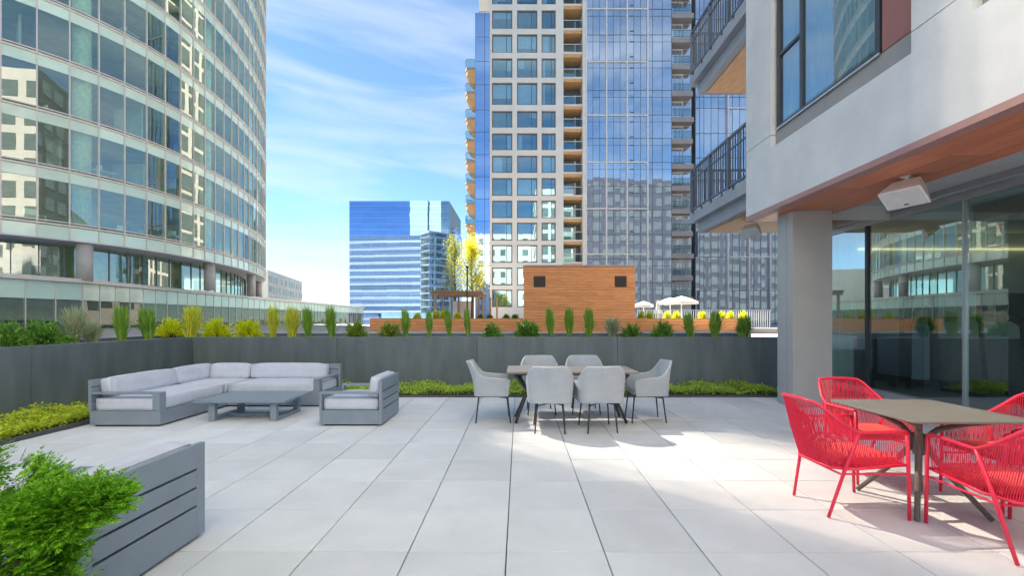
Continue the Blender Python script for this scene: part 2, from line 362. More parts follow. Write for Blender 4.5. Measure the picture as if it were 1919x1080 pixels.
M['conifer'] = leafm('conifer_green', (.05, .22, .012), (.36, .74, .045), .36)
M['stem'] = surf('brown_stem', (.10, .07, .045), .9)

# ------------------------------------------------------------------ terrace: ground, pavers
T = .61; JX, JY = -.0797, 2.791
ground = structure(bx(-3000, 3000, -3000, 3000, -14.4, -14).build('ground', M['asphalt']))
terrace = structure(bx(-6.9, 6.86, -8, 9.12, -.35, -.02).build('terrace', M['joint']))
XL, XR, YN, YF = -5.93, 6.74, JY-2*T, JY+9*T
pm = {}
k0 = math.floor((XL-JX)/T); k1 = math.ceil((XR-JX)/T)
for k in range(k0, k1):
    a = max(JX+k*T, XL); b = min(JX+(k+1)*T, XR)
    if b-a < .04: continue
    key = round(b-a, 3)
    if key not in pm:
        h = (b-a)/2-.004
        pm[key] = bx(-h, h, -T/2+.0035, T/2-.0035, -.05, 0).mesh('paver', M['paver'], bevel=.0022, seg=1)
    for r in range(11):
        put('paver', pm[key], terrace, ((a+b)/2, YN+(r+.5)*T, random.uniform(-.0012, .0012)), rot=(random.uniform(-1, 1)*.0012, random.uniform(-1, 1)*.0012, 0))
bx(XL, XR, -8, YN-.005, -.05, 0).build('paver_field', M['paver'], terrace)

# planting beds in front of the planter walls
WY, WX, WT = 9.2, -6.71, 1.078       # planter wall planes and height
def bed(name, x0, x1, y0, y1, n, hfun, mt, label):
    t = thing(name, label, 'plant bed', ((x0+x1)/2, (y0+y1)/2, 0))
    bx(x0, x1, y0, y1, -.019, .03).build('soil', M['soil'], t)
    p = rng.random((n, 2))*[x1-x0-.04, y1-y0-.04]+[x0+.02, y0+.02]
    hh = hfun(p[:, 0], p[:, 1]); z = .02+hh*(rng.random(n)**.55)
    pos = np.column_stack([p, z])
    axis = rng.normal(size=(n, 3))*[1, 1, .5]+[0, 0, .55]; nr = rng.normal(size=(n, 3))*.5+[0, 0, 1]
    L = rng.uniform(.022, .05, n)
    o = put('foliage', leaf_mesh('foliage', pos, axis, nr, L, L*.55, mt), t)
    o['kind'] = 'stuff'
    return t
def hump(seed, lo, hi, f=3.1):
    r = np.random.default_rng(seed); ph = r.random(8)*6.28
    return lambda x, y: lo+(hi-lo)*np.clip(.5+.22*np.sin(x*f+ph[0])*np.sin(y*f*1.1+ph[1])+.2*np.sin(x*f*2.3+ph[2]+y*1.7)+.16*np.sin(y*f*2.9+ph[3])*np.cos(x*f*3.3+ph[4])+.12*np.sin(x*23+ph[5])*np.sin(y*21+ph[6]), 0, 1)
tl = bed('ground_cover_bed', WX+.02, XL-.06, .8, YF+.1, 30000, hump(1, .05, .27), M['sedum_y'], 'lime and yellow ground cover filling the bed along the left planter wall')
bx(XL-.055, XL-.004, .8, YF+.045, -.019, .05).build('edging', M['edging'], tl)
tb = bed('ground_cover_bed', WX+.02, 5.0, YF+.06, WY-.03, 34000, hump(2, .03, .23), M['sedum_g'], 'green ground cover strip behind the dining table, below the back planter wall')
bx(XL, 5.0, YF+.004, YF+.055, -.019, .035).build('edging', M['edging'], tb)

# planter walls: charcoal metal panels, seam by seam
def planter(name, label, panels, top, gravel, back):
    t = thing(name, label, 'planter', panels[0][:3])
    for (x0, y0, z0, x1, y1, z1) in panels:
        bx(x0, x1, y0, y1, z0, z1).build('panel', M['charcoal'], t, bevel=.004, seg=1)
    for b in top: bx(*b).build('rim', M['charcoal'], t, bevel=.003, seg=1)
    bx(*gravel).build('gravel', M['gravel'], t)
    bx(*back).build('back_panel', M['charcoal'], t)
    return t
seams = [WX, ax(631, WY), ax(894, WY), ax(1157, WY), ax(1428, WY), 5.32]
planter('long_planter', 'long charcoal metal planter wall across the back of the terrace',
        [(a+.003, WY, .0, b-.003, WY+.03, WT) for a, b in zip(seams, seams[1:])],
        [(WX+.003, 5.32, WY+.031, WY+.05, WT-.03, WT+.002)], (WX+.05, 5.3, WY+.051, 10.42, .2, WT-.04), (WX-.9, 5.32, 10.43, 10.5, -.3, WT+.045))
ls = [.3, 3.25, 6.17, WY-.003]
planter('long_planter', 'charcoal metal planter wall running along the left side of the terrace',
        [(WX-.03, a+.003, 0, WX, b-.003, WT) for a, b in zip(ls, ls[1:])],
        [(WX-.05, WX-.031, .3, WY+.05, WT-.03, WT+.002)], (WX-.9, WX-.051, .3, 10.42, .2, WT-.04), (WX-.95, WX-.905, .3, 10.42, -.3, WT+.02))

ledge = thing('roof_ledge', 'pale stone ledge running behind the planted back planter', 'ledge', (0, 10.6, 0))
for i in range(9): bx(-7.6+i*1.45, -7.6+i*1.45+1.444, 10.51, 10.85, .3, 1.125).build('ledge_stone', M['ledge'], ledge, bevel=.006, seg=1)
# ------------------------------------------------------------------ own building on the right
FX, FYE = 4.15, 8.2
SZ = 3.24
own = thing('residential_building', 'grey stucco apartment building with gym glazing and balconies on the right', 'building', (FX, FYE, 0))
def op(name, m, *b, parent=None, **k): return bx(*b).build(name, M[m], parent or own, **k)
# facade pieces round the window openings
op('wall_backing', 'stucco_dark', FX+.16, FX+.6, -12, FYE-.02, SZ+.02, 7.3)
W1 = (4.746, 7.40); W2 = (1.45, 4.10); WB, WTOP, JZ = 4.27, 6.95, 4.49
op('wall_panel', 'stucco', FX, FX+.155, -12, FYE, SZ+.075, WB)
for a, b in ((W1[1], FYE), (W2[1], W1[0]), (-12, W2[0])):
    op('wall_panel', 'stucco', FX, FX+.155, a, b, WB+.0005, JZ-.006)
    op('wall_panel', 'stucco', FX, FX+.155, a, b, JZ+.006, WTOP)
op('wall_panel', 'stucco', FX, FX+.155, -12, FYE, WTOP+.001, 10.3)
op('upper_storeys', 'stucco_bounce', FX+.02, 46, -14, FYE-.02, 10.301, 34)
op('rear_storeys', 'rear_dark', 14, 46, FYE-.019, FYE+.3, -14, 36)
op('rear_storeys', 'rear_dark', 46.01, 96, -14, FYE-.5, -14, 30)
wsm = MB()
for i in range(10):
    for r in range(11): wsm.box(15+i*3.1, 17+i*3.1, FYE+.301, FYE+.36, 1+r*3.2, 2.9+r*3.2)
for i in range(15):
    for r in range(9): wsm.box(47+i*3.2, 49.2+i*3.2, FYE-.5, FYE-.44, 1+r*3.2, 2.9+r*3.2)
wsm.build('rear_windows', M['far_win'], own, fix=False)['kind'] = 'stuff'
wsm = MB()
for i in range(6):
    for r in range(7): wsm.box(FX-.03, FX+.019, -12+i*3.3, -9.7+i*3.3, 11.2+r*3.2, 13.3+r*3.2)
for i in range(6):
    for r in range(8): wsm.box(-15+i*3.2, -13.6+i*3.2, -9, -8.95, .6+r*3.2, 2.3+r*3.2)
for i in range(3):
    for r in range(7): wsm.box(5.0+i*3.1, 7.2+i*3.1, FYE-.02, FYE+.03, 11.2+r*3.2, 13.3+r*3.2)
wsm.build('courtyard_windows', M['far_win'], own, fix=False)['kind'] = 'stuff'
op('bounce_wing', 'stucco_bounce', -16, FX-.02, -14, -9, -.3, 26)  # unseen wing, added to bounce sunlight into the shaded terrace
op('wall_panel', 'stucco', FX+.156, 14, FYE-.018, FYE, SZ+.02, 10.3)
for (a, b) in (W1, W2):
    xg = FX+.085
    op('window_surround', 'stucco_dark', xg, FX+.15, a+.001, b-.001, WB+.001, 4.56)
    wn = op('window', 'win_dark', xg-.02, xg+.05, a+.50, b-.06, 4.56, 4.61)          # bottom rail of the frame
    op('frame', 'silver', xg-.035, xg-.0205, a+.49, b-.06, 4.545, 4.57, parent=wn)
    op('frame', 'win_dark', xg-.02, xg+.05, b-.13, b-.06, 4.611, WTOP-.01, parent=wn)
    op('frame', 'win_dark', xg-.02, xg+.05, a+.50, a+.57, 4.611, WTOP-.01, parent=wn)
    mid = b-.06-.62
    op('frame', 'win_dark', xg-.015, xg+.045, mid-.03, mid+.03, 4.611, WTOP-.01, parent=wn)
    op('frame', 'win_dark', xg-.012, xg+.042, mid+.031, b-.131, 5.72, 5.77, parent=wn)
    for (p, q) in ((a+.571, mid-.031), (mid+.031, b-.131)):
        op('pane', 'res_glass', xg+.012, xg+.02, p, q, 4.612, WTOP-.01, parent=wn)
    op('interior_shade', 'curtain', xg+.055, xg+.06, a+.57, b-.13, 4.7, WTOP-.01, parent=wn)
    op('red_panel', 'rustdark', xg-.012, xg+.06, a+.01, a+.47, 4.565, WTOP-.01)
# trim and wood soffit panels
op('fascia_trim', 'rust', FX-.006, FX+.15, -12, FYE+.004, SZ-.002, SZ+.073)
ys = [-1.2+1.22*i for i in range(9)]
for y0 in ys:
    y1 = min(y0+1.215, FYE)
    if y1 <= y0: continue
    for x0, x1 in ((FX+.15, FX+.55), (FX+.556, FX+.956), (FX+.962, 5.31)):
        op('soffit_panel', 'soffit', x0, x1, y0, y1, SZ, SZ+.03)
op('soffit_edge', 'soffit', 5.311, 5.335, -1.2, FYE, SZ-.004, 3.52)
op('recess_ceiling', 'stucco', 5.336, 6.95, -1.2, 10.2, 3.52, 3.6)
# column with cladding seams
cl = op('column', 'column', 4.5, 5.13, 7.345, 7.78, 0.0, SZ-.003)
op('cladding_panel', 'column', 4.484, 4.4995, 7.34, 7.515, .01, SZ-.004, parent=cl, bevel=.003, seg=1)
op('cladding_panel', 'column', 4.484, 4.4995, 7.527, 7.785, .01, SZ-.004, parent=cl, bevel=.003, seg=1)
op('base_shoe', 'stucco_dark', 4.495, 5.135, 7.338, 7.344, .0, .03, parent=cl)
# glazed gym wall
GX = 6.8
op('glazing_sill', 'column', GX-.06, GX+.12, -1.2, 10.2, 0, .10)
op('glazing_header', 'silver', GX-.03, GX+.12, -1.2, 10.2, 3.27, 3.519)
MB().tube([(GX-.09, -1.2, 3.40), (GX-.09, 10.2, 3.40)], .022, 8).build('shade_rail', M['silver'], own)
gm = [-1.2, 1.0, 3.0, 4.94, 6.85, 8.76, 10.17]
for y in gm:
    d = .07 if abs(y-8.76) < .01 else .028
    op('mullion', 'win_dark' if d > .05 else 'silver', GX-.02, GX+.06, y-d/2, y+d/2, .101, 3.268)
for a, b in zip(gm, gm[1:]):
    op('glass_pane', 'gym_glass', GX+.01, GX+.022, a+.036, b-.036, .102, 3.267)
# gym room
op('gym_floor', 'gym_floor', GX+.13, 15, -1.2, 10.3, 0, .06)
op('gym_back_wall', 'gym_wall', 14.9, 15, -1.2, 10.3, .061, 3.6)
op('gym_end_wall', 'gym_wall', GX+.13, 14.89, 10.21, 10.3, .061, 3.6)
op('gym_ceiling', 'stucco', GX+.13, 14.89, -1.2, 10.2, 3.4, 3.5)
op('gym_wainscot', 'gym_floor', GX+.4, 14.8, 10.15, 10.2, .062, 1.0)
op('curtain_panel', 'curtain', GX+.2, GX+.75, 10.12, 10.145, .1, 3.3)
for zz in (3.02,):
    op('light_strip', 'led', GX+.9, 14.8, 10.13, 10.2, zz, zz+.035)
op('light_strip', 'led', 14.85, 14.895, 0, 10, 3.02, 3.055)
op('wall_rail', 'tan', GX+.9, 14.8, 10.12, 10.2, 1.45, 1.5)
# balconies beyond the corner
BYF = 10.9
for bi, z0 in enumerate((4.02, 7.34)):
    b_ = op('balcony', 'slab', FX, 7.6, FYE+.005, BYF, z0-.25, z0)
    if bi == 0: b_['label'] = 'lower balcony with dark rail and tan soffit'
    else: b_['label'] = 'upper balcony with dark rail and orange soffit'
    op('soffit_rim', 'slab', FX+.14, 7.5, FYE+.006, BYF-.14, z0-.50, z0-.251, parent=b_)
    for j in range(4):
        op('soffit_panel', 'tan', FX+.30+j*.80, FX+.30+j*.80+.79, FYE+.008, BYF-.26, z0-.512, z0-.501, parent=b_)
    zt = z0+1.06
    MB().box(FX+.01, FX+.06, FYE+.005, BYF-.01, zt-.05, zt).box(FX+.061, 7.5, BYF-.06, BYF-.01, zt-.05, zt).build('top_rail', M['rail'], b_)
    MB().box(FX+.015, FX+.055, FYE+.005, BYF-.015, z0+.05, z0+.09).box(FX+.061, 7.5, BYF-.055, BYF-.015, z0+.05, z0+.09).build('bottom_rail', M['rail'], b_)
    MB().box(FX+.02, FX+.05, FYE+.005, BYF-.015, zt-.28, zt-.255).box(FX+.061, 7.5, BYF-.05, BYF-.02, zt-.28, zt-.255).build('middle_rail', M['rail'], b_)
    bal = bx(-.011, .011, -.011, .011, 0, zt-z0-.142).mesh('baluster', M['rail'])
    n = int((BYF-.1-FYE)/.105)
    for j in range(n):
        put('baluster', bal, b_, (FX+.035, FYE+.06+j*.105, z0+.091))
    for j in range(12):
        put('baluster', bal, b_, (FX+.14+j*.105, BYF-.035, z0+.091))
    post = bx(-.03, .03, -.03, .03, 0, zt-z0-.051).mesh('post', M['rail'])
    for y in (FYE+.75, FYE+1.65, BYF-.035): put('post', post, b_, (FX+.034, y, z0))
    for j in range(5): op('bracket', 'black', FX-.012, FX-.001, FYE+.45+j*.5, FYE+.51+j*.5, z0-.06, z0+.02, parent=b_)

# ------------------------------------------------------------------ curved office building on the left
def curve(s):
    if s >= 0: a = s/47.0; return (-75+47*math.cos(a), 37+47*math.sin(a), math.cos(a), math.sin(a))
    a = s/14.0; return (-42+14*math.cos(a), 37+14*math.sin(a), math.cos(a), math.sin(a))
def path(s0, s1, step=.5):
    n = max(1, round((s1-s0)/step)); return [curve(s0+(s1-s0)*i/n) for i in range(n+1)]
S0, S1, BAY = -19.5, 42.0, 1.5
offb = thing('curved_office_building', 'tall curved glass office building with pale spandrel bands on the left', 'building', (-40, 40, -14))
FH = 3.6; ZB = [7.64+FH*k for k in range(11)]; ROOF = 45.6
full = path(S0, S1)
ring_in = [(x-nx*9, y-ny*9) for (x, y, nx, ny) in full]
for k, z in enumerate(ZB):
    MB().strip(full, -.05, .16, z-.06, z+.05).build('floor_band', M['mullion'], offb)
    MB().strip(full, -.05, .12, z+.15, z+.22).build('floor_band', M['mullion'], offb)
    MB().strip(full, -9, -.12, z-.28, z-.02).build('floor_slab', M['off_slab'], offb)
ends = path(S0, S1, 2.0)
MB().strip(ends, -9.4, -9.05, 4.2, ROOF).build('core_wall', M['off_core'], offb)
foot = [(x-nx*9.5, y-ny*9.5) for (x, y, nx, ny) in ends]+[(-95, 60), (-95, 18)]
for k in range(16):
    z = -14+k*3.7; MB().prism(foot, z, z+1.3).build('rear_band', M['stone'], offb); MB().prism(foot, z+1.301, z+3.699).build('rear_glazing', M['far_win'], offb)
MB().strip(full, -60+47 if False else -9.4, .2, ROOF-.2, ROOF+.5).build('roof_parapet', M['mullion'], offb)
nb = int((S1-S0)/BAY)
vis0, vis1 = -12.0, 27.1
pane_h = FH-1.02-.26
pane = bx(-BAY/2+.03, BAY/2-.03, -.012, .012, 0, pane_h).mesh('window_pane', M['green_glass'])
span = bx(-BAY/2+.03, BAY/2-.03, -.014, .014, 0, .70).mesh('spandrel_pane', M['spandrel'])
rest = MB(); rest2 = MB()
for i in range(nb):
    s = S0+(i+.5)*BAY; x, y, nx, ny = curve(s); ang = math.atan2(ny, nx)-math.pi/2
    for k, z in enumerate(ZB):
        zt = ZB[k+1]-.06 if k+1 < len(ZB) else ROOF-.21
        if zt-z < 2: continue
        zp = z+.235; zs = zt-.68
        if vis0 <= s <= vis1:
            put('window_pane', pane, offb, (x, y, zp), rot=(random.gauss(0, .004), 0, ang+random.gauss(0, .005)), scale=(1, 1, (zs-.02-zp)/pane_h))
            put('spandrel_pane', span, offb, (x, y, zs), rot=(random.gauss(0, .002), 0, ang))
        else:
            c = math.cos(ang); sn = math.sin(ang); h = BAY/2-.03
            p0 = (x-c*h, y-sn*h); p1 = (x+c*h, y+sn*h)
            rest.poly([(*p0, zp), (*p1, zp), (*p1, zs-.02), (*p0, zs-.02)]); rest2.poly([(*p0, zs), (*p1, zs), (*p1, zs+.7), (*p0, zs+.7)])
rest.build('window_panes_beyond', M['green_glass'], offb)['kind'] = 'stuff'
rest2.build('spandrel_panes_beyond', M['spandrel'], offb)['kind'] = 'stuff'
mul = bx(-.035, .035, -.10, .06, 6.75, ROOF-.2).mesh('mullion', M['mullion'])
mulh = bx(-.02, .02, -.02, .02, 0, 1).mesh('transom', M['mullion'])
for i in range(nb+1):
    x, y, nx, ny = curve(S0+i*BAY); put('mullion', mul, offb, (x, y, 0), rot=(0, 0, math.atan2(ny, nx)+math.pi/2))
for s in (-18, -6.5, 5, 16, 27, 38):
    x, y, nx, ny = curve(s); cx, cy = x-nx*1.1, y-ny*1.1
    MB().tube([(cx, cy, 7.7), (cx, cy, ROOF-.4)], .50, 16).build('inner_column', M['off_col'], offb, smooth=True)
    x, y = x-nx*.7, y-ny*.7
    MB().tube([(x, y, 4.1), (x, y, 6.66)], .45, 20).build('column', M['stone'], offb, smooth=True)
prt = bx(-2.6, 0, -.06, .06, 0, 2.95).mesh('partition', M['gym_wall']); dsk = MB().box(-1.6, -.4, -.7, .7, .70, .74).box(-1.55, -1.5, -.65, -.6, 0, .7).box(-.5, -.45, .6, .65, 0, .7).box(-1.1, -1.05, -.3, .3, .75, 1.2).mesh('desk', M['white'])
pr = random.Random(5)
for k, z in enumerate(ZB[:-1]):
    s = -13.0
    while s < 26:
        x, y, nx, ny = curve(s); a = math.atan2(ny, nx)
        r_ = pr.random(); o_ = .6+pr.random()*3
        if r_ < .35: put('partition', prt, offb, (x-nx*o_, y-ny*o_, z), rot=(0, 0, a))
        elif r_ < .8: put('desk', dsk, offb, (x-nx*o_, y-ny*o_, z), rot=(0, 0, a+pr.choice((0, 1.57))))
        s += 2.6+pr.random()*1.6
# low spandrel, soffit and the set-back storey
for i in range(nb):
    s = S0+(i+.5)*BAY; x, y, nx, ny = curve(s)
    if vis0 <= s <= vis1: put('spandrel_pane', span, offb, (x, y, 6.74), rot=(0, 0, math.atan2(ny, nx)-math.pi/2), scale=(1, 1, 1.15))
MB().strip(full, -3.5, .02, 6.66, 6.735).build('soffit', M['stucco'], offb)
MB().strip(full, -2.3, -2.26, 4.2, 6.6).build('set_back_glazing', M['green_glass'], offb)
mlow = bx(-.03, .03, -.05, .05, 4.2, 6.6).mesh('mullion', M['mull_dark'])
for i in range(nb):
    x, y, nx, ny = curve(S0+i*BAY+.4); put('mullion', mlow, offb, (x-nx*2.25, y-ny*2.25, 0), rot=(0, 0, math.atan2(ny, nx)+math.pi/2))
# unseen blocks added above the roof to shade the terrace, leaving a sun slot
u = Vector((-math.sin(R(SUN_AZ)), math.cos(R(SUN_AZ)))); v = Vector((math.cos(R(SUN_AZ)), math.sin(R(SUN_AZ))))
def un(n, s): p = v*n+u*s; return (p.x, p.y)
for (n0, n1, s0, s1, zt) in ((-16, 3.75, 58, 72, 80), (5.9, 17.6, 60, 72, 80)):
    MB().prism([un(n0, s0), un(n1, s0), un(n1, s1), un(n0, s1)], ROOF-.2, zt).build('sun_block_tier', M['frost'], offb)
for i in range(8):
    n0 = 3.75+2.15*(i+.5)/8
    MB().prism([un(n0-.109, 60), un(n0+.109, 60), un(n0+.109, 60.4), un(n0-.109, 60.4)], ROOF-.2, 80).build('sun_dimming_fin', M['mullion'], offb)  # unseen fins added to weaken the sun coming through the slot
# podium wing below
pp = [(-33.5, 18), (-31.2, 26.5), (-30.2, 31), (-31.7, 46.5), (-33.1, 58.3), (-36.4, 104.6)]
PZ = 4.2
pod = thing('podium_wing', 'low glazed podium wing with flat roof stretching below the curved building', 'building', (-36, 60, -14))
def ppath(pts, step):
    o = []
    for (a, b) in zip(pts, pts[1:]):
        a = Vector(a); b = Vector(b); L = (b-a).length; n = max(1, round(L/step))
        for i in range(n): o.append(a.lerp(b, i/n))
    o.append(Vector(pts[-1])); return o
pl = ppath(pp, 1.42)
def pnorm(a, b): d = (b-a).normalized(); return Vector((d.y, -d.x))
pf = []
for i, p in enumerate(pl):
    nn = pnorm(pl[max(0, i-1)], pl[min(len(pl)-1, i+1)]); pf.append((p.x, p.y, nn.x, nn.y))
MB().strip(pf, -.4, .35, PZ-.28, PZ).build('roof_edge', M['mullion'], pod)
MB().strip(pf, -.3, .05, PZ-3.9, PZ-3.6).build('floor_band', M['mullion'], pod)
MB().strip(pf, -.5, .02, -14, PZ-3.91).build('base_wall', M['stone'], pod)
MB().prism([(p[0]-.3, p[1]) for p in pf]+[(-75, 104), (-75, 18)], PZ-.27, PZ-.1).build('roof', M['roof'], pod)
MB().strip(pf, -6.2, -6, PZ-3.6, PZ-.3).build('inner_wall', M['off_core'], pod)
MB().strip(pf, -6, -.3, PZ-3.75, PZ-3.65).build('floor_slab', M['off_slab'], pod)
MB().box(-60, -36.9, 104.65, 104.9, -14, PZ-.3).build('end_wall', M['frost'], pod)
up_h, lo_h = 1.15, 2.1
for a, b in zip(pl, pl[1:]):
    c = (a+b)/2; d = b-a; L = d.length; ang = math.atan2(d.y, d.x)
    key = 'pod%.2f' % L
    if key not in pm:
        pm[key] = (bx(-L/2+.03, L/2-.03, -.015, .015, 0, up_h).mesh('spandrel_pane', M['frost']), bx(-L/2+.03, L/2-.03, -.012, .012, 0, lo_h).mesh('window_pane', M['podium_glass']))
    put('spandrel_pane', pm[key][0], pod, (c.x, c.y, PZ-.30-up_h), rot=(random.gauss(0, .004), 0, ang))
    put('window_pane', pm[key][1], pod, (c.x, c.y, PZ-.34-up_h-lo_h), rot=(random.gauss(0, .004), 0, ang+random.gauss(0, .006)))
pmul = bx(-.03, .03, -.05, .1, PZ-3.6, PZ-.29).mesh('mullion', M['mullion'])
for (x, y, nx, ny) in pf: put('mullion', pmul, pod, (x, y, 0), rot=(0, 0, math.atan2(ny, nx)+math.pi/2))

# ------------------------------------------------------------------ apartment tower
TY = 60.0; TS = TY/F
def tx(px): return (px-VX)*TS
def tz(py): return CZ+(VY-py)*TS
tow = thing('apartment_tower', 'tall apartment tower with cream window grid, balconies and blue glass curtain wall', 'building', (tx(1000), TY, -14))
def tp(name, m, x0, x1, y0, y1, z0, z1, parent=None, **k): return bx(x0, x1, y0, y1, z0, z1).build(name, M[m], parent or tow, **k)
wt = [-163, -118, -73, -28, 17.8, 62.8, 108, 154, 207, 249, 291, 333, 375.5, 417, 459, 501.5, 543]
wb = [-127, -82, -37, 7, 53, 98, 144.6, 196, 238.5, 281, 323.6, 366.7, 408.6, 451, 492.6, 535, 576]
TOP = tz(-175)
colsx = [(922, 960), (969, 1007), (1015, 1041.5)]
gx0, gx1 = 918, 1056
# piers and spandrels of the cream grid
edges = [gx0]+[e for c in colsx for e in c]+[gx1]
for i in range(0, len(edges), 2):
    tp('pier', 'tower_conc', tx(edges[i]), tx(edges[i+1]), TY, TY+.6, -14, TOP)
for c in colsx:
    zs = [TOP]+[z for a, b in zip(wt, wb) for z in (tz(a), tz(b))]+[-14]
    for i in range(0, len(zs), 2):
        tp('spandrel', 'tower_conc', tx(c[0])+.001, tx(c[1])-.001, TY+.04, TY+.6, zs[i+1], zs[i])
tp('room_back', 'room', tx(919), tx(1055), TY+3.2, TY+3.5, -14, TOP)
for z in [tz(a)+.1 for a in wt]: tp('floor_slab', 'tower_conc', tx(919), tx(1055), TY+.61, TY+3.19, z, z+.28)
for c in colsx:
    for a, b in zip(wt, wb):
        x0, x1, z0, z1 = tx(c[0]), tx(c[1]), tz(b), tz(a); fw = .13
        wn = MB().box(x0+.001, x1-.001, TY+.18, TY+.34, z1-fw, z1-.001).box(x0+.001, x1-.001, TY+.18, TY+.34, z0+.001, z0+fw).box(x0+.001, x0+fw, TY+.18, TY+.34, z0+fw, z1-fw).box(x1-fw, x1-.001, TY+.18, TY+.34, z0+fw, z1-fw).build('window', M['brown_frame'], tow)
        put('pane', bx(x0+fw, x1-fw, TY+.27, TY+.285, z0+fw, z1-fw).mesh('pane', M['win_glass']), wn, rot=None)
        xm = x1-fw-(x1-x0)*.24
        MB().box(xm-.03, xm+.03, TY+.24, TY+.269, z0+fw, z1-fw).box(xm+.031, x1-fw, TY+.24, TY+.269, z0+fw, z0+fw+.05).box(xm+.031, x1-fw, TY+.24, TY+.269, z1-fw-.05, z1-fw).build('sash', M['win_dark'], wn)
        r = random.random()
        if r < .75:
            xa, xb = x0+fw, x0+fw+(x1-x0-2*fw)*random.choice((.22, .35, .5, 1))
            if random.random() < .4: xa, xb = x1-fw-(xb-xa), x1-fw
            zl = z0+fw if random.random() < .6 else z0+fw+(z1-z0)*random.uniform(.2, .6)
            bx(xa, xb, TY+.36, TY+.40, zl, z1-.02).build('curtain', M['curtain'], wn)
# blue glass strip on the tower's left edge
for j, (a, b) in enumerate(zip([20, 66, 112, 156, 204, 246, 288, 330, 372, 414, 456, 498, 540, 582], [66, 112, 156, 204, 246, 288, 330, 372, 414, 456, 498, 540, 582, 720])):
    for p, q in ((890, 908), (908, 918)):
        tp('glass_panel', 'blue_glass', tx(p)+.03, tx(q)-.03, TY+.3, TY+.36, tz(b)+.03, tz(a)-.03)
tp('strip_backing', 'mull_dark', tx(890), tx(918), TY+.34, TY+3, -14, tz(20)-.02)
tp('tower_core', 'tower_conc', tx(893), tx(1300), TY+3.6, TY+22, -14, TOP)
sw = MB(); 
for a, b in zip(wt, wb):
    for j in range(5): sw.box(tx(893)-.08, tx(893)+.02, TY+4.6+j*3.4, TY+7.0+j*3.4, tz(b), tz(a))
sw.build('side_windows', M['far_win'], tow, fix=False)['kind'] = 'stuff'
MB().tube([(tx(897), TY+1, tz(20)), (tx(897), TY+1, tz(12)), (tx(917), TY+1, tz(12))], .05, 6).build('roof_rail', M['mull_dark'], tow)
# rounded side balconies on the left edge
for y in [127, 172, 221, 262, 302, 342, 382, 421, 460]:
    z = tz(y)
    outline = [(tx(890), TY+.2), (tx(874), TY+.2), (tx(870.5), TY+1.0), (tx(870), TY+2.6), (tx(890), TY+3.5)]
    b_ = MB().prism(outline, z, z+.22).build('side_balcony', M['slab_brown'], tow)
    bowl = MB(); ring = []
    for q in range(4):
        f = [0, .35, .7, 1][q]; x0 = tx(871)+(tx(882)-tx(871))*f**2; zz = z-.01-1.55*f**.9
        ring.append([(tx(889.9), TY+.3, zz), (x0+.25, TY+.3, zz), (x0, TY+1.1, zz), (x0, TY+2.4, zz), (tx(889.9), TY+3.2, zz)])
    base = 0
    for rg in ring: bowl.v += rg
    for q in range(3):
        for k in range(5):
            k2 = (k+1) % 5; bowl.f.append((q*5+k, q*5+k2, (q+1)*5+k2, (q+1)*5+k))
    bowl.f.append(tuple(range(5))); bowl.f.append(tuple(range(15, 20)))
    bowl.build('soffit', M['orange_soffit'], b_)
    rl = MB()
    for p, q in zip(outline[:-1], outline[1:]):
        d = Vector((q[0]-p[0], q[1]-p[1])).normalized(); nx, ny = d.y*.03, -d.x*.03
        rl.prism([p, q, (q[0]+nx, q[1]+ny), (p[0]+nx, p[1]+ny)], z+.221, z+1.25)
    rl.build('glass_guard', M['rail_glass'], b_)
    MB().tube([(p[0], p[1], z+1.28) for p in outline], .045, 6).build('handrail', M['slab'], b_)
# recessed balcony bay
tp('bay_edge', 'tower_conc', tx(1091.5), tx(1098), TY-.15, TY+2.4, -14, TOP)
tp('bay_wall', 'mull_dark', tx(1056), tx(1091), TY+2.41, TY+2.6, -14, TOP)
for k, (a, b) in enumerate(zip(wt, wb)):
    z1, z0 = tz(a), tz(b)
    b_ = tp('balcony', 'tower_conc', tx(1056)+.002, tx(1091.4), TY+.1, TY+2.4, z0-.08, z0+.12)
    MB().box(tx(1056)+.02, tx(1091), TY+.3, TY+2.38, z0-.45, z0-.081).build('soffit', M['orange_soffit'], b_)
    MB().box(tx(1056)+.01, tx(1091.2), TY+.12, TY+.15, z0+.13, z0+1.15).build('glass_guard', M['rail_glass'], b_)
    MB().box(tx(1056)+.01, tx(1091.2), TY+.1, TY+.17, z0+1.151, z0+1.22).build('handrail', M['white_mull'], b_)
    MB().box(tx(1058), tx(1080), TY+2.3, TY+2.405, z0+.13, z0+2.3).build('door', M['win_glass'], b_)
    MB().box(tx(1080)+.001, tx(1083), TY+2.2, TY+2.406, z0+.13, z0+2.35).build('door_frame', M['white_mull'], b_)
# curtain wall
lv = [-175, -130, -80, -30, 18, 66, 115, 170, 216, 260, 305, 350, 394, 440, 486, 530, 575, 640]
cw = [1098]+[1098+12.75*i for i in range(1, 10)]+[1222.5, 1240.5, 1258]
CY = TY-.1
for i, (a, b) in enumerate(zip(lv, lv[1:])):
    for p, q in zip(cw, cw[1:]):
        bx0 = (tx(p)+tx(q))/2; hw = (tx(q)-tx(p))/2-.025; hh = tz(a)-tz(b)
        key = ('cw', round(hw, 2), round(hh, 2))
        if key not in pm: pm[key] = bx(-hw, hw, -.02, .02, .03, hh-.03).mesh('glass_panel', M['tow_glass'])
        put('glass_panel', pm[key], tow, (bx0, CY, tz(b)), rot=(random.gauss(0, .0028), 0, random.gauss(0, .0035)))
    tp('floor_line', 'mull_dark', tx(1098), tx(1258), CY-.05, CY+.1, tz(b)-.035, tz(b)+.035)
    tp('transom', 'mull_dark', tx(1098), tx(1258), CY-.045, CY+.08, tz(a+13)-.02, tz(a+13)+.02)
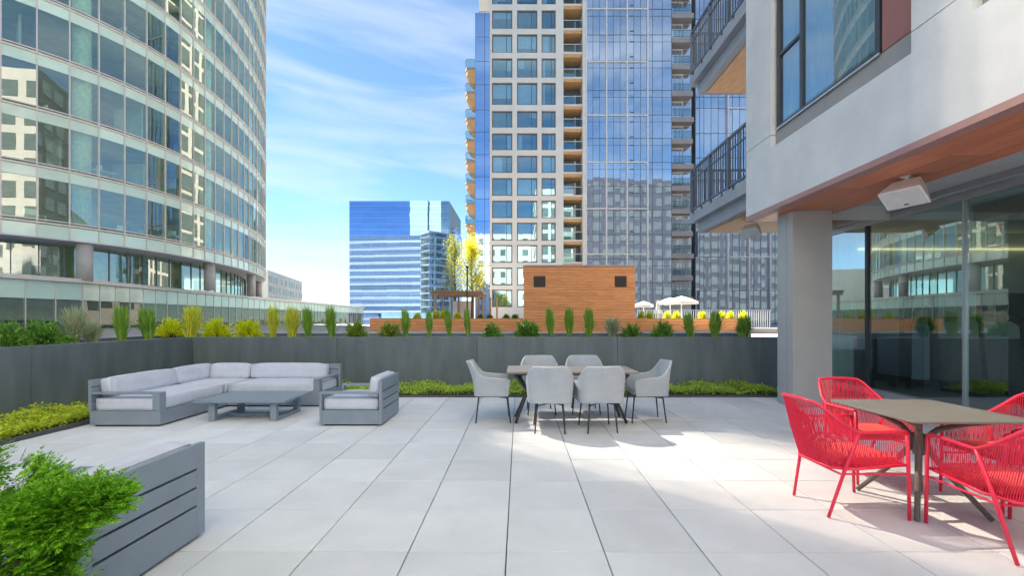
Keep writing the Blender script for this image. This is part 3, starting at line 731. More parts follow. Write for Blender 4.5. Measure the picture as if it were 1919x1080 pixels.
tp('curtain_backing', 'mull_dark', tx(1098), tx(1258), CY+.12, CY+3.6, -14, TOP)
for p in cw: tp('mullion', 'mull_dark', tx(p)-.025, tx(p)+.025, CY-.06, CY+.05, -14, TOP)
for p in (1098, 1136, 1174.5, 1213): tp('white_mullion', 'white_mull', tx(p)-.09, tx(p)+.09, CY-.20, CY-.061, -14, TOP)
for y in (-130, -30, 18, 117, 217, 305, 392, 477): tp('white_transom', 'white_mull', tx(1098)+.1, tx(1213)-.1, CY-.16, CY-.062, tz(y)-.08, tz(y)+.08)
for i, y in enumerate(lv[:-3]):
    for p in (1180,): MB().box(tx(p), tx(p)+.55, CY-.055, CY-.03, tz(y+42), tz(y+40)).box(tx(p), tx(p)+.55, CY-.055, CY-.03, tz(y+14), tz(y+12)).box(tx(p)+.5, tx(p)+.55, CY-.055, CY-.03, tz(y+40), tz(y+14)).build('vent_sash', M['mull_dark'], tow)
# stacked balcony bay with brown slabs
tp('bay_wall', 'tower_conc', tx(1258), tx(1302), TY+1.2, TY+3.4, -14, TOP)
sy = [-160, -111, -62, -14, 29, 77, 125, 177, 224, 266, 312, 354, 396, 439, 480, 522, 562]
for i, y in enumerate(sy):
    z = tz(y)
    b_ = tp('balcony', 'slab_brown', tx(1258)+.01, tx(1297 if i % 2 else 1300), TY-.3 if i % 2 else TY-.1, TY+1.19, z-.32, z+.32)
    zt = tz(sy[i-1])-.35 if i else z+2.8
    for (p, q) in ((1263, 1270), (1271, 1279), (1280, 1283)):
        bx(tx(p), tx(q), TY+1.1, TY+1.19, z+.33, zt-.25).build('door_pane', M['tow_glass'], b_)
    bx(tx(1286), tx(1300), TY+1.1, TY+1.19, z+.33, zt-.1).build('side_pane', M['tow_glass'], b_)
    MB().box(tx(1259), tx(1296), TY-.26, TY-.22, z+1.3, z+1.36).box(tx(1259), tx(1296), TY-.26, TY-.22, z+.45, z+.5).build('rail', M['mull_dark'], b_)
    MB().box(tx(1259)+.05, tx(1296)-.05, TY-.25, TY-.23, z+.5, z+1.3).build('glass_guard', M['rail_glass'], b_)
# right-hand glass wing of the tower, set back
RY = 63.0
def rx(px): return (px-VX)*RY/F
def rz(py): return CZ+(VY-py)*RY/F
rc = [1303, 1311, 1319]+[1319+13.33*i for i in range(1, 25)]
lr = [-60, -12, 36, 84, 133, 182, 203, 250, 296, 342, 388, 434, 482, 545, 640]
for a, b in zip(lr, lr[1:]):
    for p, q in zip(rc, rc[1:]):
        hw = (rx(q)-rx(p))/2-.025; hh = rz(a)-rz(b); key = ('rw', round(hw, 2), round(hh, 2))
        if key not in pm: pm[key] = bx(-hw, hw, -.02, .02, .03, hh-.03).mesh('glass_panel', M['tow_glass'])
        put('glass_panel', pm[key], tow, ((rx(p)+rx(q))/2, RY, rz(b)), rot=(random.gauss(0, .003), 0, random.gauss(0, .005)))
tp('wing_backing', 'mull_dark', rx(1303), rx(1640), RY+.1, RY+18, -14, rz(-60))
for p in rc: tp('mullion', 'mull_dark', rx(p)-.025, rx(p)+.025, RY-.06, RY+.05, -14, rz(-60))
for i in range(7):
    p = 1363.5+39.6*i; tp('white_mullion', 'white_mull', rx(p)-.1, rx(p)+.1, RY-.22, RY-.061, -14, rz(-60))
for y in (203, 345, 482): tp('white_transom', 'white_mull', rx(1363.5)+.11, rx(1620), RY-.18, RY-.062, rz(y)-.09, rz(y)+.09)
for b in lr: tp('floor_line', 'mull_dark', rx(1303), rx(1640), RY-.05, RY+.09, rz(b)-.035, rz(b)+.035)

# ------------------------------------------------------------------ far blue office block, far white block
BY = 150.0; BS = BY/F
blue = thing('office_block', 'distant boxy blue glass office block left of the apartment tower', 'building', ((750-VX)*BS, BY, -14))
def fx(px): return (px-VX)*BS
def fz(py): return CZ+(VY-py)*BS
ny_ = 21; y0_, y1_ = 377, 640
bx(fx(655.5), fx(841.5), BY+.3, BY+30, -14, fz(378)).build('core', M['mull_dark'], blue)
fl = [y0_+(y1_-y0_)*i/24 for i in range(25)]
for i, (a, b) in enumerate(zip(fl, fl[1:])):
    ncol = 8
    for j in range(ncol):
        p = 655+(842-655)*j/ncol; q = 655+(842-655)*(j+1)/ncol
        hw = (fx(q)-fx(p))/2-.03; hh = fz(a)-fz(b); key = ('fb', round(hw, 2), round(hh, 2))
        if key not in pm: pm[key] = bx(-hw, hw, -.03, .03, .45, hh-.04).mesh('glass_panel', M['far_glass'])
        put('glass_panel', pm[key], blue, ((fx(p)+fx(q))/2, BY, fz(b)), rot=(random.gauss(0, .0004), 0, random.gauss(0, .0005)))
    bx(fx(655), fx(842), BY-.02, BY+.2, fz(b)+.02, fz(b)+.42).build('floor_band', M['blue_glass'], blue)
for j in range(33):
    p = 655+(842-655)*j/32; bx(fx(p)-.03, fx(p)+.03, BY-.09, BY-.04, -14, fz(377)).build('mullion', M['blue_glass'], blue)
bx(fx(842)+.05, fx(847), BY+6, BY+26, -14, fz(421)).build('side_wing', M['far_glass'], blue)
bx(fx(655), fx(842), BY-.05, BY+30, fz(378.2), fz(376.8)).build('roof_edge', M['blue_glass'], blue)
WYY = 130.0
wh = thing('apartment_block', 'far white apartment block with scattered windows beyond the podium wing', 'building', ((520-VX)*WYY/F, WYY, -14))
a0 = at(502, 600, WYY-6); a1 = at(566, 600, WYY+34)
dv = Vector((a1.x-a0.x, a1.y-a0.y)); Lw = dv.length; ang = math.atan2(dv.y, dv.x)
ht = az(506, WYY-6)
nw = Vector((dv.y, -dv.x)).normalized()
MB().prism([(a0.x, a0.y), (a1.x, a1.y), (a1.x-nw.x*18, a1.y-nw.y*18), (a0.x-nw.x*18, a0.y-nw.y*18)], -14, ht).build('wall', M['far_white'], wh)
wm = bx(-.5, .5, -.05, .05, 0, 1.7).mesh('window', M['far_win'])
for r in range(7):
    for c in range(16):
        if random.random() < .35: continue
        f = (c+.5+random.uniform(-.25, .25))/16
        p = Vector((a0.x, a0.y)).lerp(Vector((a1.x, a1.y)), f)+nw*.03
        put('window', wm, wh, (p.x, p.y, ht-3.2-r*2.9), rot=(0, 0, ang), scale=(random.choice((.8, 1.3, 2.2)), 1, 1))
# ------------------------------------------------------------------ neighbouring roof terrace
roof = structure(bx(-29.5, 45, 10.6, 58, -1, .72).build('roof_deck', M['roof']))
bx(-29, -1.0, 11.2, 40, .721, .80).build('ballast_strip', M['pinkroof'], roof)
NY = 22.0
def nx_(px): return (px-VX)*NY/F
def nz_(py): return CZ+(VY-py)*NY/F
def plank_wall(t, x0, x1, y, z0, z1, ph=.142, lens=2.4, side=None):
    z = z0; r = 0
    while z < z1-.01:
        zt = min(z+ph-.008, z1); x = x0-(r*0.83 % lens)
        while x < x1:
            a = max(x, x0); b = min(x+lens-.006, x1)
            if b-a > .05: bx(a, b, y-.022, y, z, zt).build('plank', M['plank'], t)
            x += lens
        z += ph; r += 1
bh = thing('roof_bulkhead', 'large wood-clad roof bulkhead with two black vents, mid distance', 'bulkhead', (nx_(1086), NY, .72))
bx(nx_(982)+.03, nx_(1190)-.03, NY+.001, NY+4, .721, nz_(499.5)).build('core', M['black2'], bh)
plank_wall(bh, nx_(982), nx_(1190), NY, .74, nz_(500))
bx(nx_(981), nx_(1191), NY-.06, NY+4.05, nz_(499.4), nz_(497)).build('coping', M['slab_brown'], bh)
for p in (1000, 1152):
    vv = bx(nx_(p), nx_(p+22), NY-.05, NY-.023, nz_(538), nz_(518)).build('vent', M['black2'], bh)
    for k in range(6): bx(nx_(p)+.03, nx_(p+22)-.03, NY-.062, NY-.051, nz_(536)+k*.08, nz_(536)+k*.08+.03).build('louvre', M['black'], vv)
MB().tube([(nx_(1168), NY+1.5, nz_(497)), (nx_(1168), NY+1.5, nz_(492))], .28, 12).build('roof_fan', M['silver'], bh)
for (name, p0, p1, lab) in (('raised_bed', 690, 981, 'wood-clad raised bed left of the wooden bulkhead'), ('raised_bed', 1191, 1405, 'wood-clad raised bed right of the wooden bulkhead')):
    t = thing(name, lab, 'planter', (nx_((p0+p1)/2), NY+.5, .72))
    plank_wall(t, nx_(p0), nx_(p1)-.01, NY+.25, .74, nz_(597))
    bx(nx_(p0), nx_(p1)-.01, NY+.251, NY+1.6, .721, nz_(598)).build('soil', M['soil'], t)
    bx(nx_(p0), nx_(p1)-.01, NY+.12, NY+.225, .722, .85).build('kerb', M['slab_brown'], t)
bx(nx_(1405), 14, NY+.3, NY+.5, .72, .98).build('kerb', M['slab_brown'], roof)

# plants -----------------------------------------------------------
def grass(seed, m, n=560, h=.72, r=.045, spread=.11, plume=0):
    g = np.random.default_rng(seed); b = MB()
    vs = []; fs = []
    for i in range(n):
        a = g.random()*6.28; rr = r*math.sqrt(g.random()); hh = h*(.45+.55*g.random()**.9); lean = spread*(.2+1.0*g.random())*(1.2-.55*hh/h)
        if g.random() < .13: lean *= 2.4; hh *= .9
        a2 = a+g.normal()*.5; wv = .0042+.003*g.random(); sx, sy = -math.sin(a2+g.normal()), math.cos(a2+g.normal())
        pts = []
        for f in (0, .45, .8, 1):
            d = lean*f**2.1; pts.append((rr*math.cos(a)+math.cos(a2)*d, rr*math.sin(a)+math.sin(a2)*d, hh*(f-.12*f**4*lean/spread)))
        i0 = len(vs)
        for q, (p, ww) in enumerate(zip(pts, (1, 1.1, .7, 0))):
            if ww: vs += [(p[0]-sx*wv*ww, p[1]-sy*wv*ww, p[2]), (p[0]+sx*wv*ww, p[1]+sy*wv*ww, p[2])]
            else: vs.append(p)
        fs += [(i0, i0+1, i0+3, i0+2), (i0+2, i0+3, i0+5, i0+4), (i0+4, i0+5, i0+6)]
    me = bpy.data.meshes.new('ornamental_grass'); me.from_pydata(vs, [], fs); me.materials.append(m); return me
def shrub(seed, m, n=2600, w=.5, h=.34, L=.045, twigs=60):
    g = np.random.default_rng(seed)
    J = 70; tw = g.normal(size=(J, 3)); tw /= np.linalg.norm(tw, axis=1, keepdims=True); tw[:, 2] = np.abs(tw[:, 2])*1.0-.06
    tl_ = .70+.42*g.random(J); ji = g.integers(0, J, n); u = tw[ji]; rad = tl_[ji]*(.28+.72*g.random(n)**.75)
    u = u+g.normal(size=(n, 3))*.085
    pos = np.column_stack([u[:, 0]*rad*w/2, u[:, 1]*rad*w/2, np.maximum(.012, .10*h+u[:, 2]*rad*h*.92)])
    axis = u*[1, 1, .9]+[0, 0, .45]+g.normal(size=(n, 3))*.42; nr = g.normal(size=(n, 3))*.6+[0, 0, 1]
    l = L*g.uniform(.6, 1.25, n)
    me = leaf_mesh('shrub', pos, axis, nr, l, l*.42, m)
    return me
def stems(w, h, seed):
    b = MB(); g = random.Random(seed)
    for i in range(9):
        a = g.random()*6.28; b.tube([(0, 0, 0), (math.cos(a)*w*.12, math.sin(a)*w*.12, h*.35), (math.cos(a)*w*.34, math.sin(a)*w*.34, h*.7)], [.007, .005, .003], 5)
    return b.mesh('stem', M['stem'])
GM = {(k, s): grass(10*s+ord(k), M['grass_'+k], h=(.72 if k != 's' else .62), spread=(.11 if k != 's' else .24), r=(.05 if k != 's' else .06)) for k in 'gys' for s in (1, 2, 3)}
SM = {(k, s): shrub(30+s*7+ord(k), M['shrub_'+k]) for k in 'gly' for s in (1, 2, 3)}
STM = stems(.5, .34, 4)
PB = WT-.04
def plant(kind, mk, px, pytop, wpx, label, Y=9.72, zb=PB, group=None, X=None):
    if X is None: x = ax(px, Y)
    else: x = X; Y = F*X/(px-VX)
    top = az(pytop, Y); s = random.choice((1, 2, 3)); hh = top-zb
    if kind == 'grass':
        me = GM[(mk, s)]; h0 = .72 if mk != 's' else .62; w0 = .30 if mk != 's' else .5
        o = put('ornamental_grass', me, None, (x, Y, zb), rot=(random.gauss(0, .05), random.gauss(0, .05), random.random()*6.28), scale=(wpx*Y/F/w0*random.uniform(.85, 1.1),)*2+(hh/h0*1.02,))
        tag(o, label, 'ornamental grass', group or 'planter grasses')
    else:
        t = thing('shrub', label, 'shrub', (x, Y, zb), random.random()*6.28, group or 'planter shrubs')
        k = wpx*Y/F/.54
        a = put('foliage', SM[(mk, s)], t, local=(0, 0, 0)); a.scale = (k, k, hh/.33)
        b = put('stem', STM, t, local=(0, 0, 0)); b.scale = (k, k, hh/.33)
LP = -7.15
for a in [
 ('shrub', 'g', 18, 603, 62, 'dark green shrub at the far left end of the left planter', dict(X=LP)),
 ('shrub', 'g', 85, 601, 82, 'wide dark green shrub on the left planter beside silvery grass', dict(X=LP)),
 ('grass', 's', 137, 566, 52, 'tall silvery grass right of the wide dark shrub', dict(X=LP)),
 ('grass', 's', 172, 598, 46, 'short silvery grass tuft, lowest on the left planter', dict(X=LP)),
 ('grass', 'g', 228, 566, 32, 'upright green grass tuft between short silvery grass and leaning tuft', dict(X=LP)),
 ('grass', 'g', 279, 570, 42, 'leaning green grass tuft just left of the sunlit-yellow shrub', dict(X=LP)),
 ('shrub', 'y', 320, 599, 62, 'sunlit-yellow shrub left of the planter corner, leftmost of the sunlit three', {}),
 ('grass', 'y', 357, 567, 40, 'tall sunlit-yellow grass at the corner where the planters meet', {}),
 ('shrub', 'y', 405, 599, 58, 'sunlit-yellow shrub just right of the planter corner, middle of the sunlit three', {}),
 ('shrub', 'y', 466, 600, 54, 'sunlit-yellow shrub beside four tall grasses, rightmost of the sunlit three', {}),
 ('grass', 'y', 512, 567, 29, 'sunlit-yellow grass, first of the four above the sofa', {}),
 ('grass', 'y', 548, 569, 31, 'sunlit yellowish grass, second of the four above the sofa', {}),
 ('grass', 'g', 578, 569, 27, 'green grass, third of the four above the sofa', {}),
 ('grass', 'g', 622, 567, 26, 'narrow green grass, last of the four above the sofa', {}),
 ('shrub', 'l', 668, 602, 46, 'light green shrub right of the narrow green grass above the armchair', {}),
 ('shrub', 'l', 731, 606, 44, 'low light green shrub left of the four thin grasses', {}),
 ('grass', 'g', 761, 572, 23, 'thin green grass, first of four before the far pergola', {}),
 ('grass', 'g', 805, 576, 21, 'thin green grass, second of four before the far pergola', {}),
 ('grass', 'g', 842, 571, 21, 'thin green grass, third of four before the far pergola', {}),
 ('grass', 'g', 878, 572, 21, 'thin green grass, last of four before the far pergola', {}),
 ('shrub', 'g', 922, 607, 43, 'round green shrub just left of the wooden bulkhead', {}),
 ('shrub', 'g', 986, 601, 55, 'large green shrub before the left edge of the wooden bulkhead', {}),
 ('grass', 'g', 1033, 568, 25, 'green grass, first of three before the wooden bulkhead', {}),
 ('grass', 'g', 1067, 569, 25, 'green grass, middle of three before the wooden bulkhead', {}),
 ('grass', 'g', 1104, 571, 26, 'green grass, last of three before the wooden bulkhead', {}),
 ('grass', 's', 1147, 589, 40, 'short silvery grass before the right part of the wooden bulkhead', {}),
 ('shrub', 'g', 1185, 607, 45, 'green shrub before the right edge of the wooden bulkhead', {}),
 ('shrub', 'g', 1244, 602, 45, 'green shrub below the far white umbrellas', {}),
 ('grass', 'g', 1294, 581, 25, 'green grass below the right end of the far umbrellas', {}),
 ('grass', 'g', 1339, 577, 31, 'bushy green grass, middle of the three near the grey column', {}),
 ('grass', 'g', 1392, 588, 36, 'wide short green grass nearest to the grey column', {}),
]: plant(*a[:6], **a[6])
ords = ['first', 'second', 'third', 'fourth', 'fifth', 'sixth', 'seventh', 'eighth', 'ninth']
for i, p in enumerate((1202, 1218, 1250, 1268, 1316, 1352, 1368, 1392)):
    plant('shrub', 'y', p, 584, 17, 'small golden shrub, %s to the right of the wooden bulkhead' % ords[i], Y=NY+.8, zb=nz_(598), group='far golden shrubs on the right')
for i, p in enumerate((782, 818, 832, 858)):
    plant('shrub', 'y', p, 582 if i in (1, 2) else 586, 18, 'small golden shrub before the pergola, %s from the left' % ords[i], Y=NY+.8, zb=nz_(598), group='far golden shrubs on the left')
for i, p in enumerate((900, 917, 949, 966)):
    plant('shrub', 'g', p, 589, 15, 'small green shrub between pergola and wooden bulkhead, %s from the left' % ords[i], Y=NY+.8, zb=nz_(598), group='far green shrubs')

# trees, pergola, lamp pole, umbrellas on the neighbouring terrace
def tree(label, px, Y, ytop, ybot, wpx, m, seed, n=5200):
    x = ax(px, Y); zt = az(ytop, Y); zb = az(ybot, Y); W = wpx*Y/F; g = np.random.default_rng(seed)
    t = thing('slender_tree', label, 'tree', (x, Y, .72), 0, 'young trees by the pergola')
    tr = MB(); tr.tube([(x, Y, .72), (x+.05, Y, zb), (x-.04, Y+.05, (zb+zt)/2), (x+.02, Y, zt-.2)], [.09, .07, .045, .012], 8)
    ctr = []
    for i in range(44):
        f = g.random(); z = zb+(zt-zb)*(.02+.9*f); a = g.random()*6.28; ww = W/2*(1-.75*f**1.6)*(.55+.5*g.random())
        e = (x+math.cos(a)*ww, Y+math.sin(a)*ww, z+.35+.25*g.random())
        tr.tube([(x, Y, z-.35), ((x*.4+e[0]*.6), (Y*.4+e[1]*.6), z), e], [.025, .016, .006], 5); ctr += [e, ((x+e[0])/2, (Y+e[1])/2, z+.05)]
    ctr.append((x, Y, zt-.15)); ctr = np.array(ctr)
    tr.build('trunk', M['bark'], t, smooth=True)
    idx = g.integers(0, len(ctr), n); pos = ctr[idx]+g.normal(size=(n, 3))*[.22, .22, .26]
    l = g.uniform(.05, .10, n)
    put('crown', leaf_mesh('crown', pos, g.normal(size=(n, 3)), g.normal(size=(n, 3)), l, l*.7, m), t)
tree('pale green slender tree behind the pergola, left of the bright yellow tree', 852, 29, 446, 552, 50, M['tree_g'], 5, 3800)
tree('bright yellow-green tree in front of the tower balconies', 884, 28, 456, 552, 56, M['tree_y'], 6, 5600)
PY = 26.0
pg = thing('pergola', 'timber pergola with slatted roof and posts below the yellow tree', 'pergola', (ax(865, PY), PY, .72))
px0, px1 = ax(815, PY), ax(897, PY); pz = az(547, PY)
pst = bx(-.06, .06, -.06, .06, .72, pz-.2).mesh('post', M['pergola'])
for (x, y) in [(px0, PY), (px0, PY+2.6), (ax(848, PY), PY+2.6), (ax(878, PY), PY+2.6), (px1, PY), (px1, PY+2.6), (px1+.5, PY+2.8), (px1+.9, PY+3.2)]: put('post', pst, pg, (x, y, 0))
for y in (PY, PY+2.6): bx(px0-.25, px1+.25, y-.04, y+.04, pz-.2, pz-.02).build('beam', M['pergola'], pg)
for k in range(14):
    x = px0-.1+(px1-px0+.2)*k/13; bx(x-.03, x+.03, PY-.3, PY+2.9, pz-.019, pz+.08).build('slat', M['pergola'], pg)
bx(px0+.6, px0+1.9, PY+2.9, PY+2.95, .75, 2.6).build('screen', M['canvas'], pg)
lp = thing('lamp_pole', 'thin dark lamp pole standing before the yellow tree', 'lamp pole', (ax(875.5, 24), 24, .72))
MB().tube([(ax(875.5, 24), 24, .72), (ax(875.5, 24), 24, az(501, 24))], .04, 8).build('pole', M['black'], lp)
MB().tube([(ax(875.5, 24), 24, az(503, 24)), (ax(875.5, 24), 24, az(499, 24))], .065, 8).build('lamp_head', M['black'], lp)
def umbrella(label, px, ytop, ybot, wpx, Y, closed=False):
    x = ax(px, Y); t = thing('patio_umbrella', label, 'umbrella', (x, Y, .72), 0, 'far terrace umbrellas')
    zt, zb, r = az(ytop, Y), az(ybot, Y), wpx*Y/F/2
    MB().tube([(x, Y, .72), (x, Y, zt)], .035, 8).build('pole', M['white'], t)
    MB().tube([(x, Y, .72), (x, Y, .8)], .3, 12).build('base', M['slab'], t)
    b = MB()
    if closed:
        for k in range(8):
            pass
        n = 12; rr = [(zt, .03), (zt-.25, .09), (zt-.8, .16), (zb+.2, .22), (zb, .24)]
        for (z, q) in rr:
            for k in range(n): s = q*(1 if k % 2 else .7); b.v.append((x+math.cos(6.283*k/n)*s, Y+math.sin(6.283*k/n)*s, z))
        for i in range(len(rr)-1):
            for k in range(n): b.f.append((i*n+k, i*n+(k+1) % n, (i+1)*n+(k+1) % n, (i+1)*n+k))
    else:
        n = 8; b.v.append((x, Y, zt))
        for (z, q) in ((zt-(zt-zb)*.42, .5), (zb, 1), (zb-.14, 1.005)):
            for k in range(n): b.v.append((x+math.cos(6.283*(k+.5)/n)*r*q, Y+math.sin(6.283*(k+.5)/n)*r*q, z))
        for k in range(n): b.f.append((0, 1+k, 1+(k+1) % n))
        for i in range(2):
            for k in range(n): b.f.append((1+i*n+k, 1+(i+1)*n+k, 1+(i+1)*n+(k+1) % n, 1+i*n+(k+1) % n))
    b.build('canopy', M['canvas'], t)
    if not closed:
        rb = MB()
        for k in range(8): rb.tube([(x, Y, zt-.05), (x+math.cos(6.283*(k+.5)/8)*r*.98, Y+math.sin(6.283*(k+.5)/8)*r*.98, zb-.01)], .012, 4)
        rb.build('rib', M['white'], t)
umbrella('small open white umbrella beside the wooden bulkhead', 1206, 565, 572, 36, 27)
umbrella('closed white umbrella between the open ones', 1233, 563, 588, 14, 26.5, True)
umbrella('open white umbrella partly behind the largest one', 1256, 558, 567, 46, 30)
umbrella('largest open white umbrella, rightmost on the far terrace', 1277, 555, 566, 60, 27)
fn = thing('terrace_fence', 'low pale picket fence behind the far umbrellas', 'fence', (ax(1340, 34), 34, .72))
fp = bx(-.02, .02, -.02, .02, 0, 1.35).mesh('picket', M['slab']);
for k in range(60): put('picket', fp, fn, (ax(1195, 34)+k*.17, 34, .72))
bx(ax(1195, 34), ax(1195, 34)+60*.17, 33.975, 34.025, 2.08, 2.14).build('rail', M['slab'], fn)

# ------------------------------------------------------------------ lounge furniture
def slot_back(mb, x, y0, y1, z0, z1, th=.035):
    """back made of boards with three slots, in a plane of constant x; returns list of board boxes"""
    H = z1-z0; sl = .016; bs = []
    zs = [z0, z0+H*.30, z0+H*.53, z0+H*.76, z1]
    return [(x, x+th, y0, y1, a+(sl/2 if i else 0), b-(sl/2 if i < 3 else 0)) for i, (a, b) in enumerate(zip(zs, zs[1:]))]
def armchair(label, x1, y0, W=.87, D=.84):
    """faces -x; back plane at x = x1, near side at y = y0"""
    t = thing('lounge_armchair', label, 'armchair', (x1-D/2, y0+W/2, 0), 0, 'slate lounge armchairs')
    x0, y1 = x1-D, y0+W; s = M['slate']; B = .004
    def p(n, m, *b, **k): return bx(*b).build(n, m, t, **{**dict(bevel=B, seg=2), **k})
    p('base', s, x0+.01, x1-.04, y0+.012, y1-.012, .025, .215)
    p('plinth', M['black'], x0+.05, x1-.06, y0+.05, y1-.05, 0, .024)
    zs = [.025, .225, .345, .465, .628]; sl = .008
    for i, (a, b) in enumerate(zip(zs, zs[1:])):
        bk = p('back_board', s, x1-.036, x1, y0+.075, y1-.075, a+(sl if i else 0), b-(sl if i < 3 else 0), bevel=.002, seg=1)
    for ya, yb in ((y0, y0+.0745), (y1-.0745, y1)): p('back_stile', s, x1-.0365, x1+.0005, ya, yb, .025, .628)
    for ya, yb in ((y0, y0+.10), (y1-.10, y1)):
        p('armrest', s, x0, x1-.037, ya, yb, .435, .462)
        p('arm_front', s, x0, x0+.03, ya+.002, yb-.002, .025, .434)
    c = soft(D-.10, W-.06, .155, .035, M['cushion'], 'seat_cushion'); put('seat_cushion', c, t, ((x0+x1)/2-.012, (y0+y1)/2, .217))
    c = soft(.15, W-.10, .285, .05, M['cushion'], 'back_cushion'); put('back_cushion', c, t, (x1-.135, (y0+y1)/2, .375), rot=(0, R(7), 0))
    return t
armchair('slate armchair with grey cushions between the coffee table and dining set', -1.855, 6.04)
armchair('slate armchair seen from behind in the left foreground, beside the bush', -2.11, 2.14)
# L-shaped sofa
sx0, sx1, sy0, sy1, ex = -5.78, -4.82, 6.01, 8.25, -3.29; fy = 7.38
sofa = thing('corner_sofa', 'slate L-shaped corner sofa with grey cushions by the planter corner', 'sofa', (-4.9, 7.4, 0))
def sp(n, m, *b, **k): return bx(*b).build(n, M[m], sofa, **{**dict(bevel=.004, seg=2), **k})
sp('base', 'slate', sx0+.01, sx1, sy0+.01, sy1-.01, .025, .215)
sp('base', 'slate', sx1+.002, ex, fy, sy1-.01, .025, .215)
sp('plinth', 'black', sx0+.05, sx1-.05, sy0+.05, sy1-.05, 0, .024); sp('plinth', 'black', sx1-.049, ex-.05, fy+.05, sy1-.05, 0, .0235)
zs = [.22, .33, .43, .53, .628]
for i, (a, b) in enumerate(zip(zs, zs[1:])):
    g = .008
    sp('back_board', 'slate', sx0, sx0+.036, sy0+.01, sy1-.037, a+(g if i else 0), b-(g if i < 3 else 0), bevel=.002, seg=1)
    sp('back_board', 'slate', sx0, ex-.001, sy1-.036, sy1, a+(g if i else 0), b-(g if i < 3 else 0), bevel=.002, seg=1)
sp('back_post', 'slate', sx0-.001, sx0+.038, sy0-.001, sy0+.009, .216, .629); sp('back_post', 'slate', ex, ex+.03, sy1-.10, sy1+.001, .025, .629)
sp('armrest', 'slate', sx0+.037, sx1, sy0, sy0+.11, .435, .462); sp('arm_front', 'slate', sx1-.10, sx1, sy0+.001, sy0+.109, .216, .434)
sp('armrest', 'slate', ex-.10, ex, fy-.002, sy1-.101, .435, .462); sp('arm_front', 'slate', ex-.10, ex, fy-.001, fy+.12, .216, .434)
def cu(dx, dy, dz, x, y, z, n, rot=None, r=.035): put(n, soft(dx, dy, dz, r, M['cushion'], n), sofa, (x, y, z), rot=rot)
cu(.87, 1.38, .165, (sx0+sx1)/2+.02, sy0+.02+.69, .217, 'seat_cushion')
cu(.87, .83, .165, (sx0+sx1)/2+.02, sy1-.05-.41, .217, 'seat_cushion')
cu(1.48, .83, .165, sx1+.015+.74, sy1-.05-.41, .217, 'seat_cushion')
cu(.16, 1.18, .27, sx0+.14, sy0+.12+.59, .375, 'back_cushion', (0, R(-8), 0), .05)
cu(.16, .86, .27, sx0+.14, sy0+1.32+.43, .375, 'back_cushion', (0, R(-8), 0), .05)
cu(.70, .16, .27, sx0+.22+.35, sy1-.14, .375, 'back_cushion', (R(-8), 0, 0), .05)
cu(1.36, .16, .27, sx0+.95+.68, sy1-.14, .375, 'back_cushion', (R(-8), 0, 0), .05)
# coffee table
ct = thing('coffee_table', 'low slate slatted coffee table in front of the corner sofa', 'table', (-3.9, 6.68, 0))
cx0, cx1, cy0, cy1, czt = -4.55, -3.27, 6.25, 7.12, .308
n = 8; wS = (cy1-cy0)/n
for i in range(n): bx(cx0+.03, cx1-.03, cy0+.03+i*(wS-.0075)+.002, cy0+.03+(i+1)*(wS-.0075)-.002, czt-.022, czt-.001).build('slat', M['slate'], ct, bevel=.002, seg=1)
for b in ((cx0, cx1, cy0, cy0+.029), (cx0, cx1, cy1-.029, cy1), (cx0, cx0+.029, cy0+.0295, cy1-.0295), (cx1-.029, cx1, cy0+.0295, cy1-.0295)): bx(*b, czt-.03, czt).build('rim', M['slate'], ct, bevel=.002, seg=1)
for x in (cx0+.16, cx1-.25):
    for y in (cy0+.08, cy1-.15): bx(x, x+.085, y, y+.07, .055, czt-.031).build('leg', M['slate'], ct, bevel=.003, seg=1)
    bx(x, x+.085, cy0+.08, cy1-.08, .0, .054).build('sled_foot', M['slate'], ct, bevel=.003, seg=1)
bx(cx0+.246, cx1-.251, (cy0+cy1)/2-.04, (cy0+cy1)/2+.04, .004, .05).build('cross_bar', M['slate'], ct)

# ------------------------------------------------------------------ dining set
dt = thing('dining_table', 'long grey plank-top dining table between the grey chairs', 'table', (.715, 6.38, 0))
dx0, dx1, dy0, dy1 = -.17, 1.6, 5.98, 6.80
for i in range(5):
    a = dy0+(dy1-dy0)*i/5; b = dy0+(dy1-dy0)*(i+1)/5
    bx(dx0, dx1, a+.0015, b-.0015, .715, .742).build('plank', M['dtop'], dt, bevel=.002, seg=1)
bx(dx0+.1, dx1-.1, dy0+.1, dy1-.1, .685, .714).build('subframe', M['chair_leg'], dt)
def bent(a, hub, c, nseg=10):
    a, hub, c = Vector(a), Vector(hub), Vector(c); o = []
    for i in range(nseg+1):
        t = i/nseg; o.append(a*(1-t)**2*1.0+hub*2*t*(1-t)+c*t*t)
    return o
for xs, sgn in ((dx0+.12, 1), (dx1-.12, -1)):
    hubx = xs+sgn*.17
    for ys_ in (dy0+.10, dy1-.10):
        yc = (dy0+dy1)/2; ym = yc+(ys_-yc)*.25
        MB().tube([(xs+sgn*.0, ys_, .69), (xs+sgn*.07, yc+(ys_-yc)*.6, .58), (hubx, ym, .43), (hubx-sgn*.03, ym+(ys_-yc)*.08, .36), (xs+sgn*.0, yc+(ys_-yc)*.72, .012)], .021, 8).build('leg', M['chair_leg'], dt, smooth=True)
    MB().tube([(hubx, (dy0+dy1)/2-.1, .41), (hubx, (dy0+dy1)/2+.1, .41)], .026, 8).build('hub', M['chair_leg'], dt)
MB().tube([(dx0+.30, 6.39, .41), (dx1-.30, 6.39, .41)], .016, 8).build('stretcher', M['chair_leg'], dt)

